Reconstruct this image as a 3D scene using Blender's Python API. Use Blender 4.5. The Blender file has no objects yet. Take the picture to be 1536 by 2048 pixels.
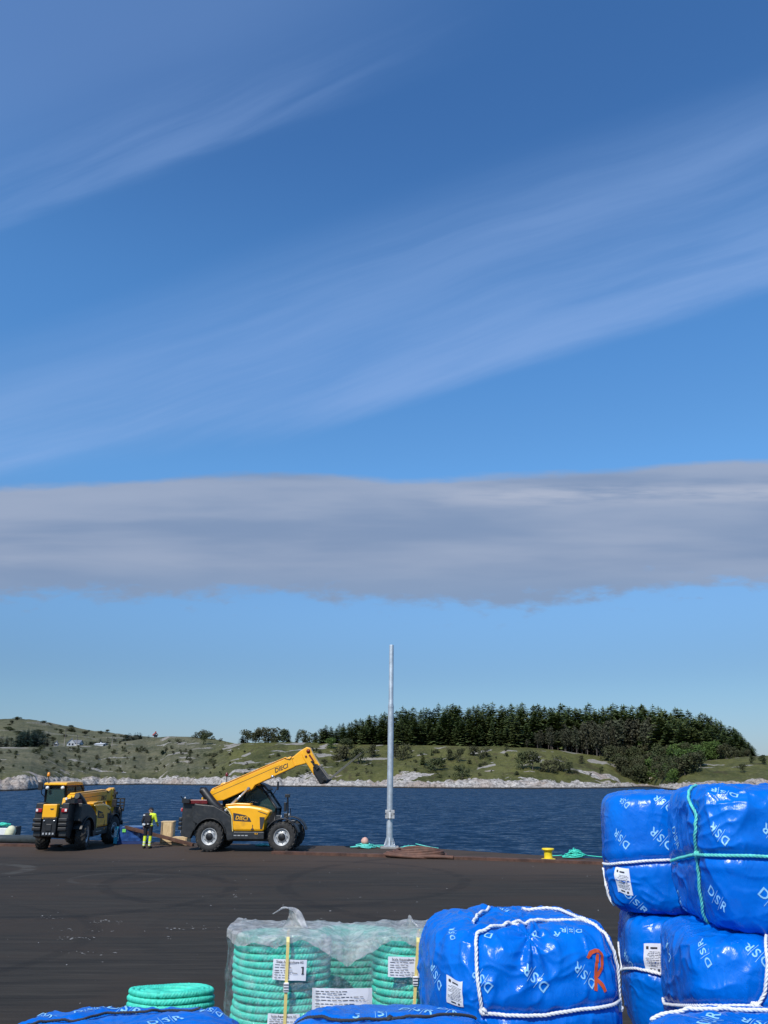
import bpy, bmesh, math, random
import numpy as np
from mathutils import Vector, Matrix

R = math.radians
random.seed(7)
rng = np.random.default_rng(11)
scene = bpy.context.scene
col = scene.collection

# ------------------------------------------------------------------ camera
EYE = 3.2                      # eye height above the quay
FPX = 1600.0                   # focal length in photo pixels (1536 wide)
HORIZON = 1545.0
PITCH = math.atan((HORIZON - 1024.0) / FPX)
CS, SN = math.cos(PITCH), math.sin(PITCH)
cam_data = bpy.data.cameras.new("camera")
cam = bpy.data.objects.new("camera", cam_data)
col.objects.link(cam)
cam.location = (0, 0, EYE)
cam.rotation_euler = (math.pi / 2 + PITCH, 0, 0)
cam_data.sensor_fit = 'HORIZONTAL'
cam_data.sensor_width = 36.0
cam_data.lens = FPX / 1536.0 * 36.0
cam_data.clip_start = 0.05
cam_data.clip_end = 20000
scene.camera = cam
scene.view_settings.view_transform = 'Standard'
scene.view_settings.look = 'None'
scene.view_settings.exposure = 0.0
scene.view_settings.gamma = 1.0
scene.cycles.max_bounces = 8
scene.cycles.transparent_max_bounces = 24
scene.cycles.caustics_reflective = False
scene.cycles.caustics_refractive = False

# ------------------------------------------------------------------ sun
SUN_EL, SUN_ROT = R(47), R(206)
sun_to = Vector((math.sin(SUN_ROT) * math.cos(SUN_EL), math.cos(SUN_ROT) * math.cos(SUN_EL), math.sin(SUN_EL)))
sun_data = bpy.data.lights.new("sun", 'SUN')
sun_data.energy = 4.2
sun_data.angle = R(0.53)
sun_data.color = (1.0, 0.955, 0.88)
sun = bpy.data.objects.new("sun", sun_data)
col.objects.link(sun)
sun.rotation_euler = (-sun_to).to_track_quat('-Z', 'Y').to_euler()
sun.location = sun_to * 50

# ------------------------------------------------------------------ node helpers
class NT:
    def __init__(self, tree):
        self.t = tree
        self.n = tree.nodes
        self.l = tree.links
    def new(self, kind, **kw):
        nd = self.n.new(kind)
        for k, v in kw.items():
            setattr(nd, k, v)
        return nd
    def put(self, sock, v):
        if hasattr(v, 'is_output') or isinstance(v, bpy.types.NodeSocket):
            self.l.new(v, sock)
        elif isinstance(v, (tuple, list)) and len(v) == 3 and sock.type == 'RGBA':
            sock.default_value = (*v, 1.0)
        else:
            sock.default_value = v
    def m(self, op, a, b=0.0, c=None, clamp=False):
        nd = self.new('ShaderNodeMath', operation=op, use_clamp=clamp)
        self.put(nd.inputs[0], a); self.put(nd.inputs[1], b)
        if c is not None:
            self.put(nd.inputs[2], c)
        return nd.outputs[0]
    def smooth(self, x, lo, hi, a=0.0, b=1.0):
        nd = self.new('ShaderNodeMapRange', interpolation_type='SMOOTHSTEP')
        for i, v in enumerate((x, lo, hi, a, b)):
            self.put(nd.inputs[i], v)
        return nd.outputs[0]
    def mix(self, f, a, b, blend='MIX'):
        nd = self.new('ShaderNodeMix', data_type='RGBA', blend_type=blend)
        self.put(nd.inputs[0], f); self.put(nd.inputs[6], a); self.put(nd.inputs[7], b)
        return nd.outputs[2]
    def noise(self, vec, scale, detail=4.0, rough=0.55, dist=0.0, out=0):
        nd = self.new('ShaderNodeTexNoise')
        if vec is not None:
            self.put(nd.inputs['Vector'], vec)
        nd.inputs['Scale'].default_value = scale
        nd.inputs['Detail'].default_value = detail
        nd.inputs['Roughness'].default_value = rough
        nd.inputs['Distortion'].default_value = dist
        return nd.outputs[out]
    def vec(self, x, y, z=0.0):
        nd = self.new('ShaderNodeCombineXYZ')
        self.put(nd.inputs[0], x); self.put(nd.inputs[1], y); self.put(nd.inputs[2], z)
        return nd.outputs[0]
    def sep(self, v):
        nd = self.new('ShaderNodeSeparateXYZ')
        self.put(nd.inputs[0], v)
        return nd.outputs
    def mapping(self, v, scale=(1, 1, 1), rot=(0, 0, 0), loc=(0, 0, 0)):
        nd = self.new('ShaderNodeMapping')
        self.put(nd.inputs['Vector'], v)
        nd.inputs['Scale'].default_value = scale
        nd.inputs['Rotation'].default_value = rot
        nd.inputs['Location'].default_value = loc
        return nd.outputs[0]
    def coord(self, which='Object'):
        return self.new('ShaderNodeTexCoord').outputs[which]
    def bump(self, h, strength=0.3, dist=0.02, normal=None):
        nd = self.new('ShaderNodeBump')
        nd.inputs['Strength'].default_value = strength
        nd.inputs['Distance'].default_value = dist
        self.put(nd.inputs['Height'], h)
        if normal is not None:
            self.put(nd.inputs['Normal'], normal)
        return nd.outputs[0]

# ------------------------------------------------------------------ world: Nishita sky and high cloud
world = bpy.data.worlds.new("World")
scene.world = world
world.use_nodes = True
world.node_tree.nodes.clear()
w = NT(world.node_tree)
sky = w.new('ShaderNodeTexSky', sky_type='NISHITA')
sky.sun_disc = False
sky.sun_elevation = SUN_EL
sky.sun_rotation = SUN_ROT
sky.altitude = 0
sky.air_density = 1.0
sky.dust_density = 0.35
sky.ozone_density = 2.2
SKY_STRENGTH = 0.10
hs = w.new('ShaderNodeHueSaturation')
hs.inputs['Saturation'].default_value = 1.0
hs.inputs['Value'].default_value = 1.0
d = w.sep(w.coord('Generated'))
tint = w.new('ShaderNodeValToRGB')          # clearer, bluer northern air than the model's
tint.color_ramp.interpolation = 'EASE'
el_ = tint.color_ramp.elements
for pos, c_ in ((0.0, (.255, .32, .47)), (.10, (.27, .36, .46)), (.22, (.38, .52, .64)), (.36, (.43, .71, .88)), (.52, (.41, .74, .97)), (.72, (.33, .61, .86))):
    e_ = el_[0] if pos == 0 else (el_[1] if pos == .10 else el_.new(pos))
    e_.position = pos
    e_.color = (*c_, 1)
w.put(tint.inputs[0], d[2])
tm = w.new('ShaderNodeVectorMath', operation='MULTIPLY')
w.l.new(sky.outputs[0], tm.inputs[0]); w.l.new(tint.outputs[0], tm.inputs[1])
tm2 = w.new('ShaderNodeVectorMath', operation='SCALE')
w.l.new(tm.outputs[0], tm2.inputs[0]); tm2.inputs['Scale'].default_value = 2.0
w.l.new(tm2.outputs[0], hs.inputs['Color'])
yy = w.m('MAXIMUM', w.m('ABSOLUTE', d[1]), 0.05)
cu = w.m('DIVIDE', d[0], yy)
cv = w.m('DIVIDE', d[2], yy)
def curve(x, pts, lo=-1.0, hi=1.0):
    """piecewise smooth curve of x in lo..hi"""
    nd = w.new('ShaderNodeFloatCurve')
    c = nd.mapping.curves[0]
    pp = [((px - lo) / (hi - lo), py) for px, py in pts]
    while len(c.points) < len(pp):
        c.points.new(0.5, 0.5)
    for q, (a, b) in zip(c.points, pp):
        q.location = (a, b)
    nd.mapping.update()
    w.put(nd.inputs['Value'], w.m('DIVIDE', w.m('SUBTRACT', x, lo), hi - lo))
    return nd.outputs[0]
# low grey bank of stratus
v2 = w.vec(w.m('MULTIPLY', cu, 1.0), w.m('MULTIPLY', cv, 5.0), 3.1)
edge_n = w.m('SUBTRACT', w.noise(v2, 7.0, 4.0, 0.55), 0.5)
edge_f = w.m('SUBTRACT', w.noise(w.vec(cu, w.m('MULTIPLY', cv, 2.5), 8.0), 26.0, 4.0, 0.6), 0.5)
top = curve(cu, [(-1, .36), (-.51, .3625), (-.35, .371), (-.2, .3825), (.02, .3715), (.15, .378), (.28, .384), (.4, .397), (.51, .401), (1, .41)])
bot = curve(cu, [(-1, .22), (-.51, .208), (-.3, .212), (-.05, .209), (.1, .199), (.22, .2), (.32, .217), (.45, .224), (.6, .229), (1, .23)])
mt = w.smooth(w.m('ADD', w.m('SUBTRACT', top, cv), w.m('ADD', w.m('MULTIPLY', edge_n, .026), w.m('MULTIPLY', edge_f, .008))), -.003, .011)
eb = w.m('ADD', w.m('MULTIPLY', edge_n, .05), w.m('MULTIPLY', edge_f, .055))
mb = w.smooth(w.m('ADD', w.m('SUBTRACT', cv, bot), eb), -.006, .02)
wisp = w.m('MULTIPLY', w.smooth(edge_f, .06, .22), w.smooth(w.m('SUBTRACT', bot, cv), .035, .0))
mb = w.m('MAXIMUM', mb, w.m('MULTIPLY', wisp, .45))
front = w.smooth(d[1], .02, .3)
bank = w.m('MULTIPLY', w.m('MULTIPLY', mt, mb), front)
bank = w.m('MULTIPLY', bank, .93)
bn = w.noise(w.vec(w.m('MULTIPLY', cu, 1.0), w.m('MULTIPLY', cv, 6.5), .4), 2.8, 4.0, .45, .25)
bn2 = w.noise(w.vec(w.m('MULTIPLY', cu, 1.0), w.m('MULTIPLY', cv, 9.0), 5.4), 8.0, 4.0, .55)
bt = w.smooth(w.m('ADD', w.m('MULTIPLY', bn, .88), w.m('MULTIPLY', bn2, .12)), .34, .68)
bank_col = w.mix(bt, (.225, .305, .465), (.34, .405, .545))
bank_col = w.mix(w.smooth(cv, .265, .205), bank_col, (.235, .325, .49))
streak = w.m('MULTIPLY', w.smooth(w.m('ABSOLUTE', w.m('SUBTRACT', cv, w.m('ADD', .345, w.m('MULTIPLY', cu, .016)))), .024, .0),
             w.m('MULTIPLY', w.smooth(cu, -.02, .2), w.smooth(bn2, .3, .62)))
bank_col = w.mix(w.m('MULTIPLY', streak, .8), bank_col, (.46, .50, .61))
# cirrus: one broad veil rising to the right, one wisp high on the left
warp = w.m('MULTIPLY', w.m('SUBTRACT', w.noise(w.vec(cu, cv, 1.7), 1.6, 2.0), .5), .10)
q = w.m('ADD', w.m('SUBTRACT', cv, w.m('MULTIPLY', cu, .37)), warp)
pal = w.m('ADD', cu, w.m('MULTIPLY', cv, .37))
sv = w.vec(w.m('MULTIPLY', pal, 1.3), w.m('MULTIPLY', q, 9.0), 2.2)
s1 = w.noise(sv, 1.0, 6.0, .55, .15)
s2 = w.noise(w.vec(w.m('MULTIPLY', pal, 2.2), w.m('MULTIPLY', q, 34.0), 9.2), 1.0, 6.0, .62, .15)
sc_ = w.m('ADD', w.m('MULTIPLY', s1, .62), w.m('MULTIPLY', s2, .38))
low = w.m('ADD', w.m('ADD', .495, w.m('MULTIPLY', cu, .275)), w.m('MULTIPLY', w.m('MULTIPLY', cu, cu), .09))
high = w.m('ADD', .79, w.m('MULTIPLY', cu, .41))
wv = w.m('ADD', cv, w.m('MULTIPLY', w.m('SUBTRACT', s1, .5), .10))
veil = w.m('MULTIPLY', w.smooth(w.m('SUBTRACT', wv, low), -.022, .035), w.smooth(w.m('SUBTRACT', high, wv), -.05, .10))
core = w.m('MULTIPLY', w.smooth(w.m('SUBTRACT', wv, low), -.015, .03), w.smooth(w.m('SUBTRACT', wv, low), .17, .03))
c1 = w.m('MULTIPLY', veil, w.smooth(sc_, .31, .70, .13, .37))
c1 = w.m('ADD', c1, w.m('MULTIPLY', core, w.smooth(sc_, .38, .70, .02, .15)))
l2 = w.m('ADD', w.m('ADD', 1.035, w.m('MULTIPLY', cu, .46)), w.m('MULTIPLY', warp, .5))
dq = w.m('SUBTRACT', wv, l2)
w2 = w.m('MULTIPLY', w.smooth(dq, -.02, .02), w.smooth(dq, .20, .03))
q2 = w.m('ADD', w.m('SUBTRACT', cv, w.m('MULTIPLY', cu, .62)), w.m('MULTIPLY', warp, 1.2))
s3 = w.noise(w.vec(w.m('MULTIPLY', cu, 2.0), w.m('MULTIPLY', q2, 13.0), 4.0), 1.0, 6.0, .56, .25)
c2 = w.m('MULTIPLY', w.m('MULTIPLY', w2, w.smooth(cu, .25, -.35)), w.smooth(s3, .34, .72, .05, .27))
haze3 = w.m('MULTIPLY', w.smooth(dq, -.05, .3), w.m('MULTIPLY', w.smooth(cu, .4, -.3), .20))
cir = w.m('MULTIPLY', w.m('MINIMUM', w.m('ADD', w.m('ADD', c1, c2), haze3), .62), front)
mulc = w.new('ShaderNodeVectorMath', operation='SCALE')
w.l.new(hs.outputs[0], mulc.inputs[0])
mulc.inputs['Scale'].default_value = SKY_STRENGTH
skyc = w.mix(cir, mulc.outputs[0], (.30, .46, .80))
skyc = w.mix(bank, skyc, bank_col)
unscale = w.new('ShaderNodeVectorMath', operation='SCALE')
w.l.new(skyc, unscale.inputs[0])
unscale.inputs['Scale'].default_value = 1.0 / SKY_STRENGTH
bg = w.new('ShaderNodeBackground')
bg.inputs['Strength'].default_value = SKY_STRENGTH
w.l.new(unscale.outputs[0], bg.inputs['Color'])
wo = w.new('ShaderNodeOutputWorld')
w.l.new(bg.outputs[0], wo.inputs['Surface'])

# ------------------------------------------------------------------ projection helpers (survey the photo once)
def ratio(py):
    """height gained per metre of ground distance along the sight line through photo row py"""
    dy = (1024.0 - np.asarray(py, float)) / FPX
    return (SN + dy * CS) / (CS - dy * SN)
def P(px, py, Y):
    dx, dy = (px - 768.0) / FPX, (1024.0 - py) / FPX
    ry, rz = CS - dy * SN, SN + dy * CS
    return Vector((dx * Y / ry, Y, EYE + rz * Y / ry))
def G(px, py, z=0.0):
    dy = (1024.0 - py) / FPX
    ry, rz = CS - dy * SN, SN + dy * CS
    return P(px, py, (z - EYE) / rz * ry)
def proj(A):
    A = np.asarray(A, float)
    zc = A[:, 1] * CS + (A[:, 2] - EYE) * SN
    yu = -A[:, 1] * SN + (A[:, 2] - EYE) * CS
    return 768 + FPX * A[:, 0] / zc, 1024 - FPX * yu / zc, zc

# ------------------------------------------------------------------ numpy noise
def _h(ix, iy, iz, seed):
    h = (ix * 374761393 + iy * 668265263 + iz * 2147483647 + seed * 974634777) & 0xffffffff
    h = ((h ^ (h >> 13)) * 1274126177) & 0xffffffff
    h = ((h ^ (h >> 16)) * 2246822519) & 0xffffffff
    return (h ^ (h >> 15)) & 0xffff
def noise3(Q, seed=0):
    Q = np.asarray(Q, float)
    i = np.floor(Q).astype(np.int64)
    f = Q - i
    u = f * f * f * (f * (f * 6 - 15) + 10)
    out = 0
    for dx in (0, 1):
        for dy in (0, 1):
            for dz in (0, 1):
                h = _h(i[:, 0] + dx, i[:, 1] + dy, i[:, 2] + dz, seed)
                a = h / 65536.0 * 2 * np.pi
                b = ((h * 7919) & 0xffff) / 65536.0 * 2 - 1
                s = np.sqrt(np.maximum(0, 1 - b * b))
                g = (np.cos(a) * s) * (f[:, 0] - dx) + (np.sin(a) * s) * (f[:, 1] - dy) + b * (f[:, 2] - dz)
                wgt = (u[:, 0] if dx else 1 - u[:, 0]) * (u[:, 1] if dy else 1 - u[:, 1]) * (u[:, 2] if dz else 1 - u[:, 2])
                out = out + g * wgt
    return out
def fbm(Q, oct=4, seed=0, gain=.5):
    Q = np.asarray(Q, float)
    t, a = 0, 1.0
    for k in range(oct):
        t = t + a * noise3(Q * 2.0 ** k, seed + k)
        a *= gain
    return t

# ------------------------------------------------------------------ mesh helpers
class MB:
    def __init__(self):
        self.v, self.f, self.mi, self.sm = [], [], [], []
        self.k = 0
    def add(self, verts, faces, mi=0, smooth=False):
        b = self.k
        verts = [tuple(map(float, p)) for p in verts]
        self.v += verts
        self.k += len(verts)
        for f in faces:
            self.f.append(tuple(int(i) + b for i in f)); self.mi.append(mi); self.sm.append(smooth)
        return self
    def box(self, c, s, rot=None, mi=0):
        x, y, z = s[0] / 2, s[1] / 2, s[2] / 2
        vs = [Vector(p) for p in ((-x, -y, -z), (x, -y, -z), (x, y, -z), (-x, y, -z), (-x, -y, z), (x, -y, z), (x, y, z), (-x, y, z))]
        if rot is not None:
            vs = [rot @ p for p in vs]
        c = Vector(c)
        return self.add([p + c for p in vs], [(0, 3, 2, 1), (4, 5, 6, 7), (0, 1, 5, 4), (1, 2, 6, 5), (2, 3, 7, 6), (3, 0, 4, 7)], mi)
    def prism(self, poly, y0, y1, mi=0, smooth=False, M=None):
        """polygon of (x, z) pushed along y"""
        n = len(poly)
        vs = [(x, y0, z) for x, z in poly] + [(x, y1, z) for x, z in poly]
        if M is not None:
            vs = [M @ Vector(p) for p in vs]
        fs = [(i, (i + 1) % n, n + (i + 1) % n, n + i) for i in range(n)]
        fs += [tuple(range(n))[::-1], tuple(range(n, 2 * n))]
        return self.add(vs, fs, mi, smooth)
    def grid(self, A, cu=False, cv=False, mi=0, smooth=True):
        n, m = A.shape[:2]
        fs = []
        for i in range(n if cu else n - 1):
            for j in range(m if cv else m - 1):
                a, b = i, (i + 1) % n
                c, e = j, (j + 1) % m
                fs.append((a * m + c, b * m + c, b * m + e, a * m + e))
        return self.add(A.reshape(-1, 3), fs, mi, smooth)
    def tube(self, path, r, n=8, mi=0, closed=False, caps=True, smooth=True):
        path = np.asarray([tuple(p) for p in path], float)
        N = len(path)
        rr = np.full(N, r, float) if np.isscalar(r) else np.asarray(r, float)
        T, U, V = frames(path, closed)
        a = np.arange(n) / n * 2 * np.pi
        A = path[:, None, :] + rr[:, None, None] * (np.cos(a)[None, :, None] * U[:, None, :] + np.sin(a)[None, :, None] * V[:, None, :])
        b = self.k
        self.grid(A, cu=closed, cv=True, mi=mi, smooth=smooth)
        if caps and not closed:
            self.f += [tuple(b + i for i in range(n))[::-1], tuple(b + (N - 1) * n + i for i in range(n))]
            self.mi += [mi, mi]; self.sm += [False, False]
        return self
    def lathe(self, prof, c=(0, 0, 0), axis=(0, 0, 1), n=20, mi=0, smooth=True):
        ax = Vector(axis).normalized()
        M = ax.to_track_quat('Z', 'Y').to_matrix()
        c = Vector(c)
        vs, fs = [], []
        for r, z in prof:
            for i in range(n):
                a = i / n * 2 * math.pi
                vs.append(M @ Vector((r * math.cos(a), r * math.sin(a), z)) + c)
        m = len(prof)
        for j in range(m - 1):
            for i in range(n):
                fs.append((j * n + i, j * n + (i + 1) % n, (j + 1) * n + (i + 1) % n, (j + 1) * n + i))
        return self.add(vs, fs, mi, smooth)
    def build(self, name, mats, parent=None, bevel=0.0):
        me = bpy.data.meshes.new(name)
        me.from_pydata(self.v, [], self.f)
        if not isinstance(mats, (list, tuple)):
            mats = [mats]
        for m in mats:
            me.materials.append(m)
        me.polygons.foreach_set('material_index', self.mi)
        me.polygons.foreach_set('use_smooth', self.sm)
        me.update()
        o = bpy.data.objects.new(name, me)
        col.objects.link(o)
        if parent is not None:
            o.parent = parent
        if bevel:
            b = o.modifiers.new("bevel", 'BEVEL')
            b.width = bevel; b.segments = 2; b.limit_method = 'ANGLE'; b.angle_limit = R(35)
        return o
def frames(path, closed=False):
    N = len(path)
    if closed:
        T = np.roll(path, -1, 0) - np.roll(path, 1, 0)
    else:
        T = np.gradient(path, axis=0)
    T /= np.linalg.norm(T, axis=1, keepdims=True) + 1e-12
    up = np.array([0, 0, 1.0]) if abs(T[0, 2]) < .9 else np.array([1.0, 0, 0])
    U = np.zeros_like(T)
    u = np.cross(up, T[0]); u /= np.linalg.norm(u)
    for i in range(N):
        u = u - T[i] * np.dot(u, T[i]); u /= np.linalg.norm(u) + 1e-12
        U[i] = u
    return T, U, np.cross(T, U)
def resample(path, step):
    path = np.asarray([tuple(p) for p in path], float)
    s = np.r_[0, np.cumsum(np.linalg.norm(np.diff(path, axis=0), axis=1))]
    n = max(2, int(s[-1] / step) + 1)
    t = np.linspace(0, s[-1], n)
    return np.stack([np.interp(t, s, path[:, k]) for k in range(3)], 1)
def smooth_path(path, it=6):
    p = np.array(path, float)
    for _ in range(it):
        p[1:-1] = .25 * p[:-2] + .5 * p[1:-1] + .25 * p[2:]
    return p
def twisted(mb, path, r, pitch=None, step=None, n=6, mi=0, closed=False):
    """three laid strands round a centre line"""
    pitch = pitch or r * 7
    step = step or pitch / 9
    p = resample(path, step)
    T, U, V = frames(p, closed)
    s = np.r_[0, np.cumsum(np.linalg.norm(np.diff(p, axis=0), axis=1))]
    for k in range(3):
        a = s / pitch * 2 * np.pi + k * 2 * np.pi / 3
        q_ = p + (.50 * r) * (np.cos(a)[:, None] * U + np.sin(a)[:, None] * V)
        mb.tube(q_, r * .54, n, mi, closed=closed)
def empty(name, loc=(0, 0, 0), rz=0.0):
    o = bpy.data.objects.new(name, None)
    col.objects.link(o)
    o.location = loc
    o.rotation_euler = (0, 0, rz)
    o.empty_display_size = .2
    return o
def tag(o, label=None, cat=None, group=None, kind=None):
    if label: o['label'] = label
    if cat: o['category'] = cat
    if group: o['group'] = group
    if kind: o['kind'] = kind
    return o
def copy_tree(o, parent=None):
    c = o.copy()
    col.objects.link(c)
    if parent is not None:
        c.parent = parent
    for ch in list(o.children):
        copy_tree(ch, c)
    return c
def text_verts(s, size, bold=0.0, shear=0.0, sub=None):
    """flat letters: (n,2) points and triangles, centred on the origin"""
    cd = bpy.data.curves.new("lettering", 'FONT')
    cd.body = s; cd.size = size; cd.align_x = 'CENTER'; cd.align_y = 'CENTER'
    cd.offset = bold * size; cd.shear = shear; cd.resolution_u = 3
    o = bpy.data.objects.new("lettering", cd)
    me = bpy.data.meshes.new_from_object(o)
    bm = bmesh.new(); bm.from_mesh(me)
    bmesh.ops.triangulate(bm, faces=bm.faces)
    if sub:
        for _ in range(4):
            es = [e for e in bm.edges if e.calc_length() > sub]
            if not es: break
            bmesh.ops.subdivide_edges(bm, edges=es, cuts=1)
            bmesh.ops.triangulate(bm, faces=bm.faces)
    bm.verts.index_update()
    vs = np.array([v.co[:2] for v in bm.verts]) if bm.verts else np.zeros((0, 2))
    fs = [tuple(v.index for v in f.verts) for f in bm.faces]
    bm.free()
    bpy.data.objects.remove(o); bpy.data.curves.remove(cd); bpy.data.meshes.remove(me)
    return vs, fs
def letters(mb, s, size, M, mi=0, bold=0.0, shear=0.0):
    """letters in the plane of matrix M (x along, y up)"""
    vs, fs = text_verts(s, size, bold, shear)
    mb.add([M @ Vector((a, b, 0)) for a, b in vs], fs, mi)
def plane_m(o, xdir, ydir):
    x = Vector(xdir).normalized(); y = Vector(ydir).normalized(); z = x.cross(y)
    M = Matrix((x, y, z)).transposed().to_4x4()
    M.translation = Vector(o)
    return M

# ------------------------------------------------------------------ materials
def new_mat(name):
    m = bpy.data.materials.new(name)
    m.use_nodes = True
    m.node_tree.nodes.clear()
    t = NT(m.node_tree)
    b = t.new('ShaderNodeBsdfPrincipled')
    o = t.new('ShaderNodeOutputMaterial')
    t.l.new(b.outputs[0], o.inputs[0])
    return m, t, b, o
def simple(name, c, rough=.5, metal=0.0, vary=.12, scale=6.0, bump=0.0, bscale=40.0, spec=.5, coat=0.0, dirt=None, dirt_amt=.5):
    m, t, b, o = new_mat(name)
    co = t.coord('Object')
    n = t.noise(co, scale, 5.0, .6)
    k = t.smooth(n, .25, .75)
    c1 = tuple(x * (1 - vary) for x in c); c2 = tuple(min(1, x * (1 + vary)) for x in c)
    cc = t.mix(k, c1, c2)
    if dirt is not None:
        dn = t.smooth(t.noise(co, scale * .6, 6.0, .65, .4), .52, .72)
        cc = t.mix(t.m('MULTIPLY', dn, dirt_amt), cc, dirt)
    t.put(b.inputs['Base Color'], cc)
    t.put(b.inputs['Roughness'], t.smooth(n, .2, .8, max(.02, rough - .07), min(1, rough + .07)))
    b.inputs['Metallic'].default_value = metal
    b.inputs['Specular IOR Level'].default_value = spec
    b.inputs['Coat Weight'].default_value = coat
    if bump:
        t.put(b.inputs['Normal'], t.bump(t.noise(co, bscale, 5.0, .6), bump, .01))
    return m
M = {}
M['yellow'] = simple('yellow_paint', (.93, .44, .012), .32, vary=.05, scale=2.0, coat=.3, dirt=(.30, .17, .05), dirt_amt=.35)
M['dark'] = simple('dark_grey_paint', (.022, .023, .024), .45, vary=.2, dirt=(.09, .08, .065), dirt_amt=.4)
M['black'] = simple('black_plastic', (.010, .010, .011), .5, vary=.2, dirt=(.06, .055, .045), dirt_amt=.3)
M['rubber'] = simple('tyre_rubber', (.028, .026, .024), .85, vary=.25, scale=9, bump=.3, dirt=(.11, .095, .07), dirt_amt=.75)
M['rim'] = simple('wheel_silver', (.48, .48, .47), .45, .35, dirt=(.16, .14, .11), dirt_amt=.6)
M['steel'] = simple('bare_steel', (.42, .43, .44), .35, .8)
M['chrome'] = simple('piston_steel', (.72, .72, .72), .2, .6)
M['redlens'] = simple('red_lens', (.38, .012, .02), .2, vary=.2, coat=.5)
M['dred'] = simple('dark_red_lamp_bar', (.13, .010, .012), .3, vary=.2)
M['amber'] = simple('amber_lens', (.85, .30, .02), .25, vary=.1)
M['white'] = simple('white_paint', (.74, .74, .72), .5, vary=.06)
M['paper'] = simple('paper', (.72, .73, .75), .75, vary=.05, bump=.15, bscale=12)
M['ink'] = simple('ink', (.03, .03, .035), .7)
M['galv'] = simple('galvanised_steel', (.50, .545, .57), .48, .45, vary=.16, scale=5, bump=.05)
M['rust'] = simple('rusty_iron', (.085, .040, .026), .85, vary=.45, scale=3, bump=.5, bscale=14, dirt=(.20, .11, .07), dirt_amt=.5)
M['hose'] = simple('brown_hose', (.125, .058, .036), .7, vary=.35, scale=4, bump=.3, bscale=30, dirt=(.05, .03, .02), dirt_amt=.7)
M['concrete'] = simple('concrete', (.30, .29, .27), .9, vary=.2, scale=3, bump=.4)
M['byellow'] = simple('bollard_yellow', (.84, .62, .02), .45, vary=.08, dirt=(.25, .16, .05), dirt_amt=.5)
M['teal'] = simple('teal_rope', (.055, .60, .44), .55, vary=.2, scale=30)
M['teal_light'] = simple('pale_teal_rope', (.12, .60, .50), .5, vary=.2, scale=30)
M['white_rope'] = simple('white_rope', (.72, .72, .70), .6, vary=.12, scale=25)
M['black_rope'] = simple('dark_rope', (.03, .03, .035), .7, vary=.3, scale=30)
M['hiviz'] = simple('high_visibility_yellow', (.62, .74, .03), .7, vary=.12, scale=9, bump=.3, bscale=14)
M['navy'] = simple('black_workwear', (.010, .011, .016), .8, vary=.3, scale=9, bump=.3, bscale=14)
M['reflect'] = simple('grey_reflective_tape', (.62, .63, .62), .4)
M['skin'] = simple('skin', (.45, .25, .17), .55)
M['boot'] = simple('dark_boot', (.015, .013, .012), .6)
M['pipe'] = simple('black_pipe', (.035, .042, .042), .5, vary=.2)
M['blue_wrap'] = simple('blue_stretch_wrap', (.02, .06, .20), .16, vary=.4, scale=3, bump=.7, bscale=5)
M['dgreen'] = simple('green_sticker', (.18, .62, .12), .6)
M['cyan_print'] = simple('cyan_print', (.02, .30, .42), .6)
M['bag'] = simple('pale_sack', (.62, .62, .42), .8, bump=.4, bscale=10)
M['wood'] = simple('pallet_wood', (.30, .21, .12), .8, vary=.25, scale=5, bump=.3)
M['strap'] = simple('yellow_strap', (.72, .58, .20), .5, vary=.1)
M['orange'] = simple('orange_spray_paint', (.55, .075, .012), .6, vary=.18, scale=18)
M['fork'] = simple('worn_fork_steel', (.17, .16, .14), .55, .3)
M['float'] = simple('faded_pink_float', (.62, .36, .28), .6)
M['hwall'] = simple('white_house_boards', (.50, .51, .52), .7)
M['hroof'] = simple('grey_roof', (.14, .15, .17), .8)
M['cabin_red'] = simple('red_cabin_boards', (.35, .06, .04), .8)
M['grey_wood'] = simple('weathered_pole_wood', (.25, .22, .19), .9)

m, t, b, o = new_mat('cab_glass')
b.inputs['Base Color'].default_value = (.05, .10, .10, 1)
b.inputs['Roughness'].default_value = .05
tr = t.new('ShaderNodeBsdfTransparent'); tr.inputs[0].default_value = (.55, .68, .66, 1)
mx = t.new('ShaderNodeMixShader'); mx.inputs[0].default_value = .45
t.l.new(tr.outputs[0], mx.inputs[1]); t.l.new(b.outputs[0], mx.inputs[2]); t.l.new(mx.outputs[0], o.inputs[0])
M['glass'] = m

m, t, b, o = new_mat('strand_board')
co = t.coord('Object')
vo = t.new('ShaderNodeTexVoronoi'); vo.inputs['Scale'].default_value = 16
t.put(vo.inputs['Vector'], t.mapping(co, (1, 1, .45), (0, .7, 0)))
t.put(b.inputs['Base Color'], t.mix(t.noise(co, 3.0), t.mix(t.sep(vo.outputs['Color'])[0], (.50, .33, .15), (.78, .58, .32)), (.70, .50, .26)))
b.inputs['Roughness'].default_value = .8
M['osb'] = m

m, t, b, o = new_mat('blue_tarpaulin')
co = t.coord('Object')
n1 = t.noise(co, 3.0, 5.0, .6, .4)
cc = t.mix(t.smooth(n1, .3, .7), (.0, .118, .53), (.0, .156, .64))
t.put(b.inputs['Base Color'], cc)
t.put(b.inputs['Roughness'], t.smooth(t.noise(co, 7.0, 4.0), .3, .7, .17, .32))
b.inputs['Specular IOR Level'].default_value = .38
fine = t.noise(t.mapping(co, (1, 1, .35)), 16.0, 6.0, .62, .8)
weave = t.noise(co, 90.0, 2.0)
cv_ = t.noise(t.mapping(co, (1, 1, .5), (.3, .2, 0)), 9.0, 4.0, .6, 1.0)
crk = t.smooth(t.m('ABSOLUTE', t.m('SUBTRACT', cv_, .5)), .0, .07)
t.put(b.inputs['Normal'], t.bump(weave, .07, .004, t.bump(crk, .10, .008, t.bump(fine, .28, .018))))
M['tarp'] = m
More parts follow.
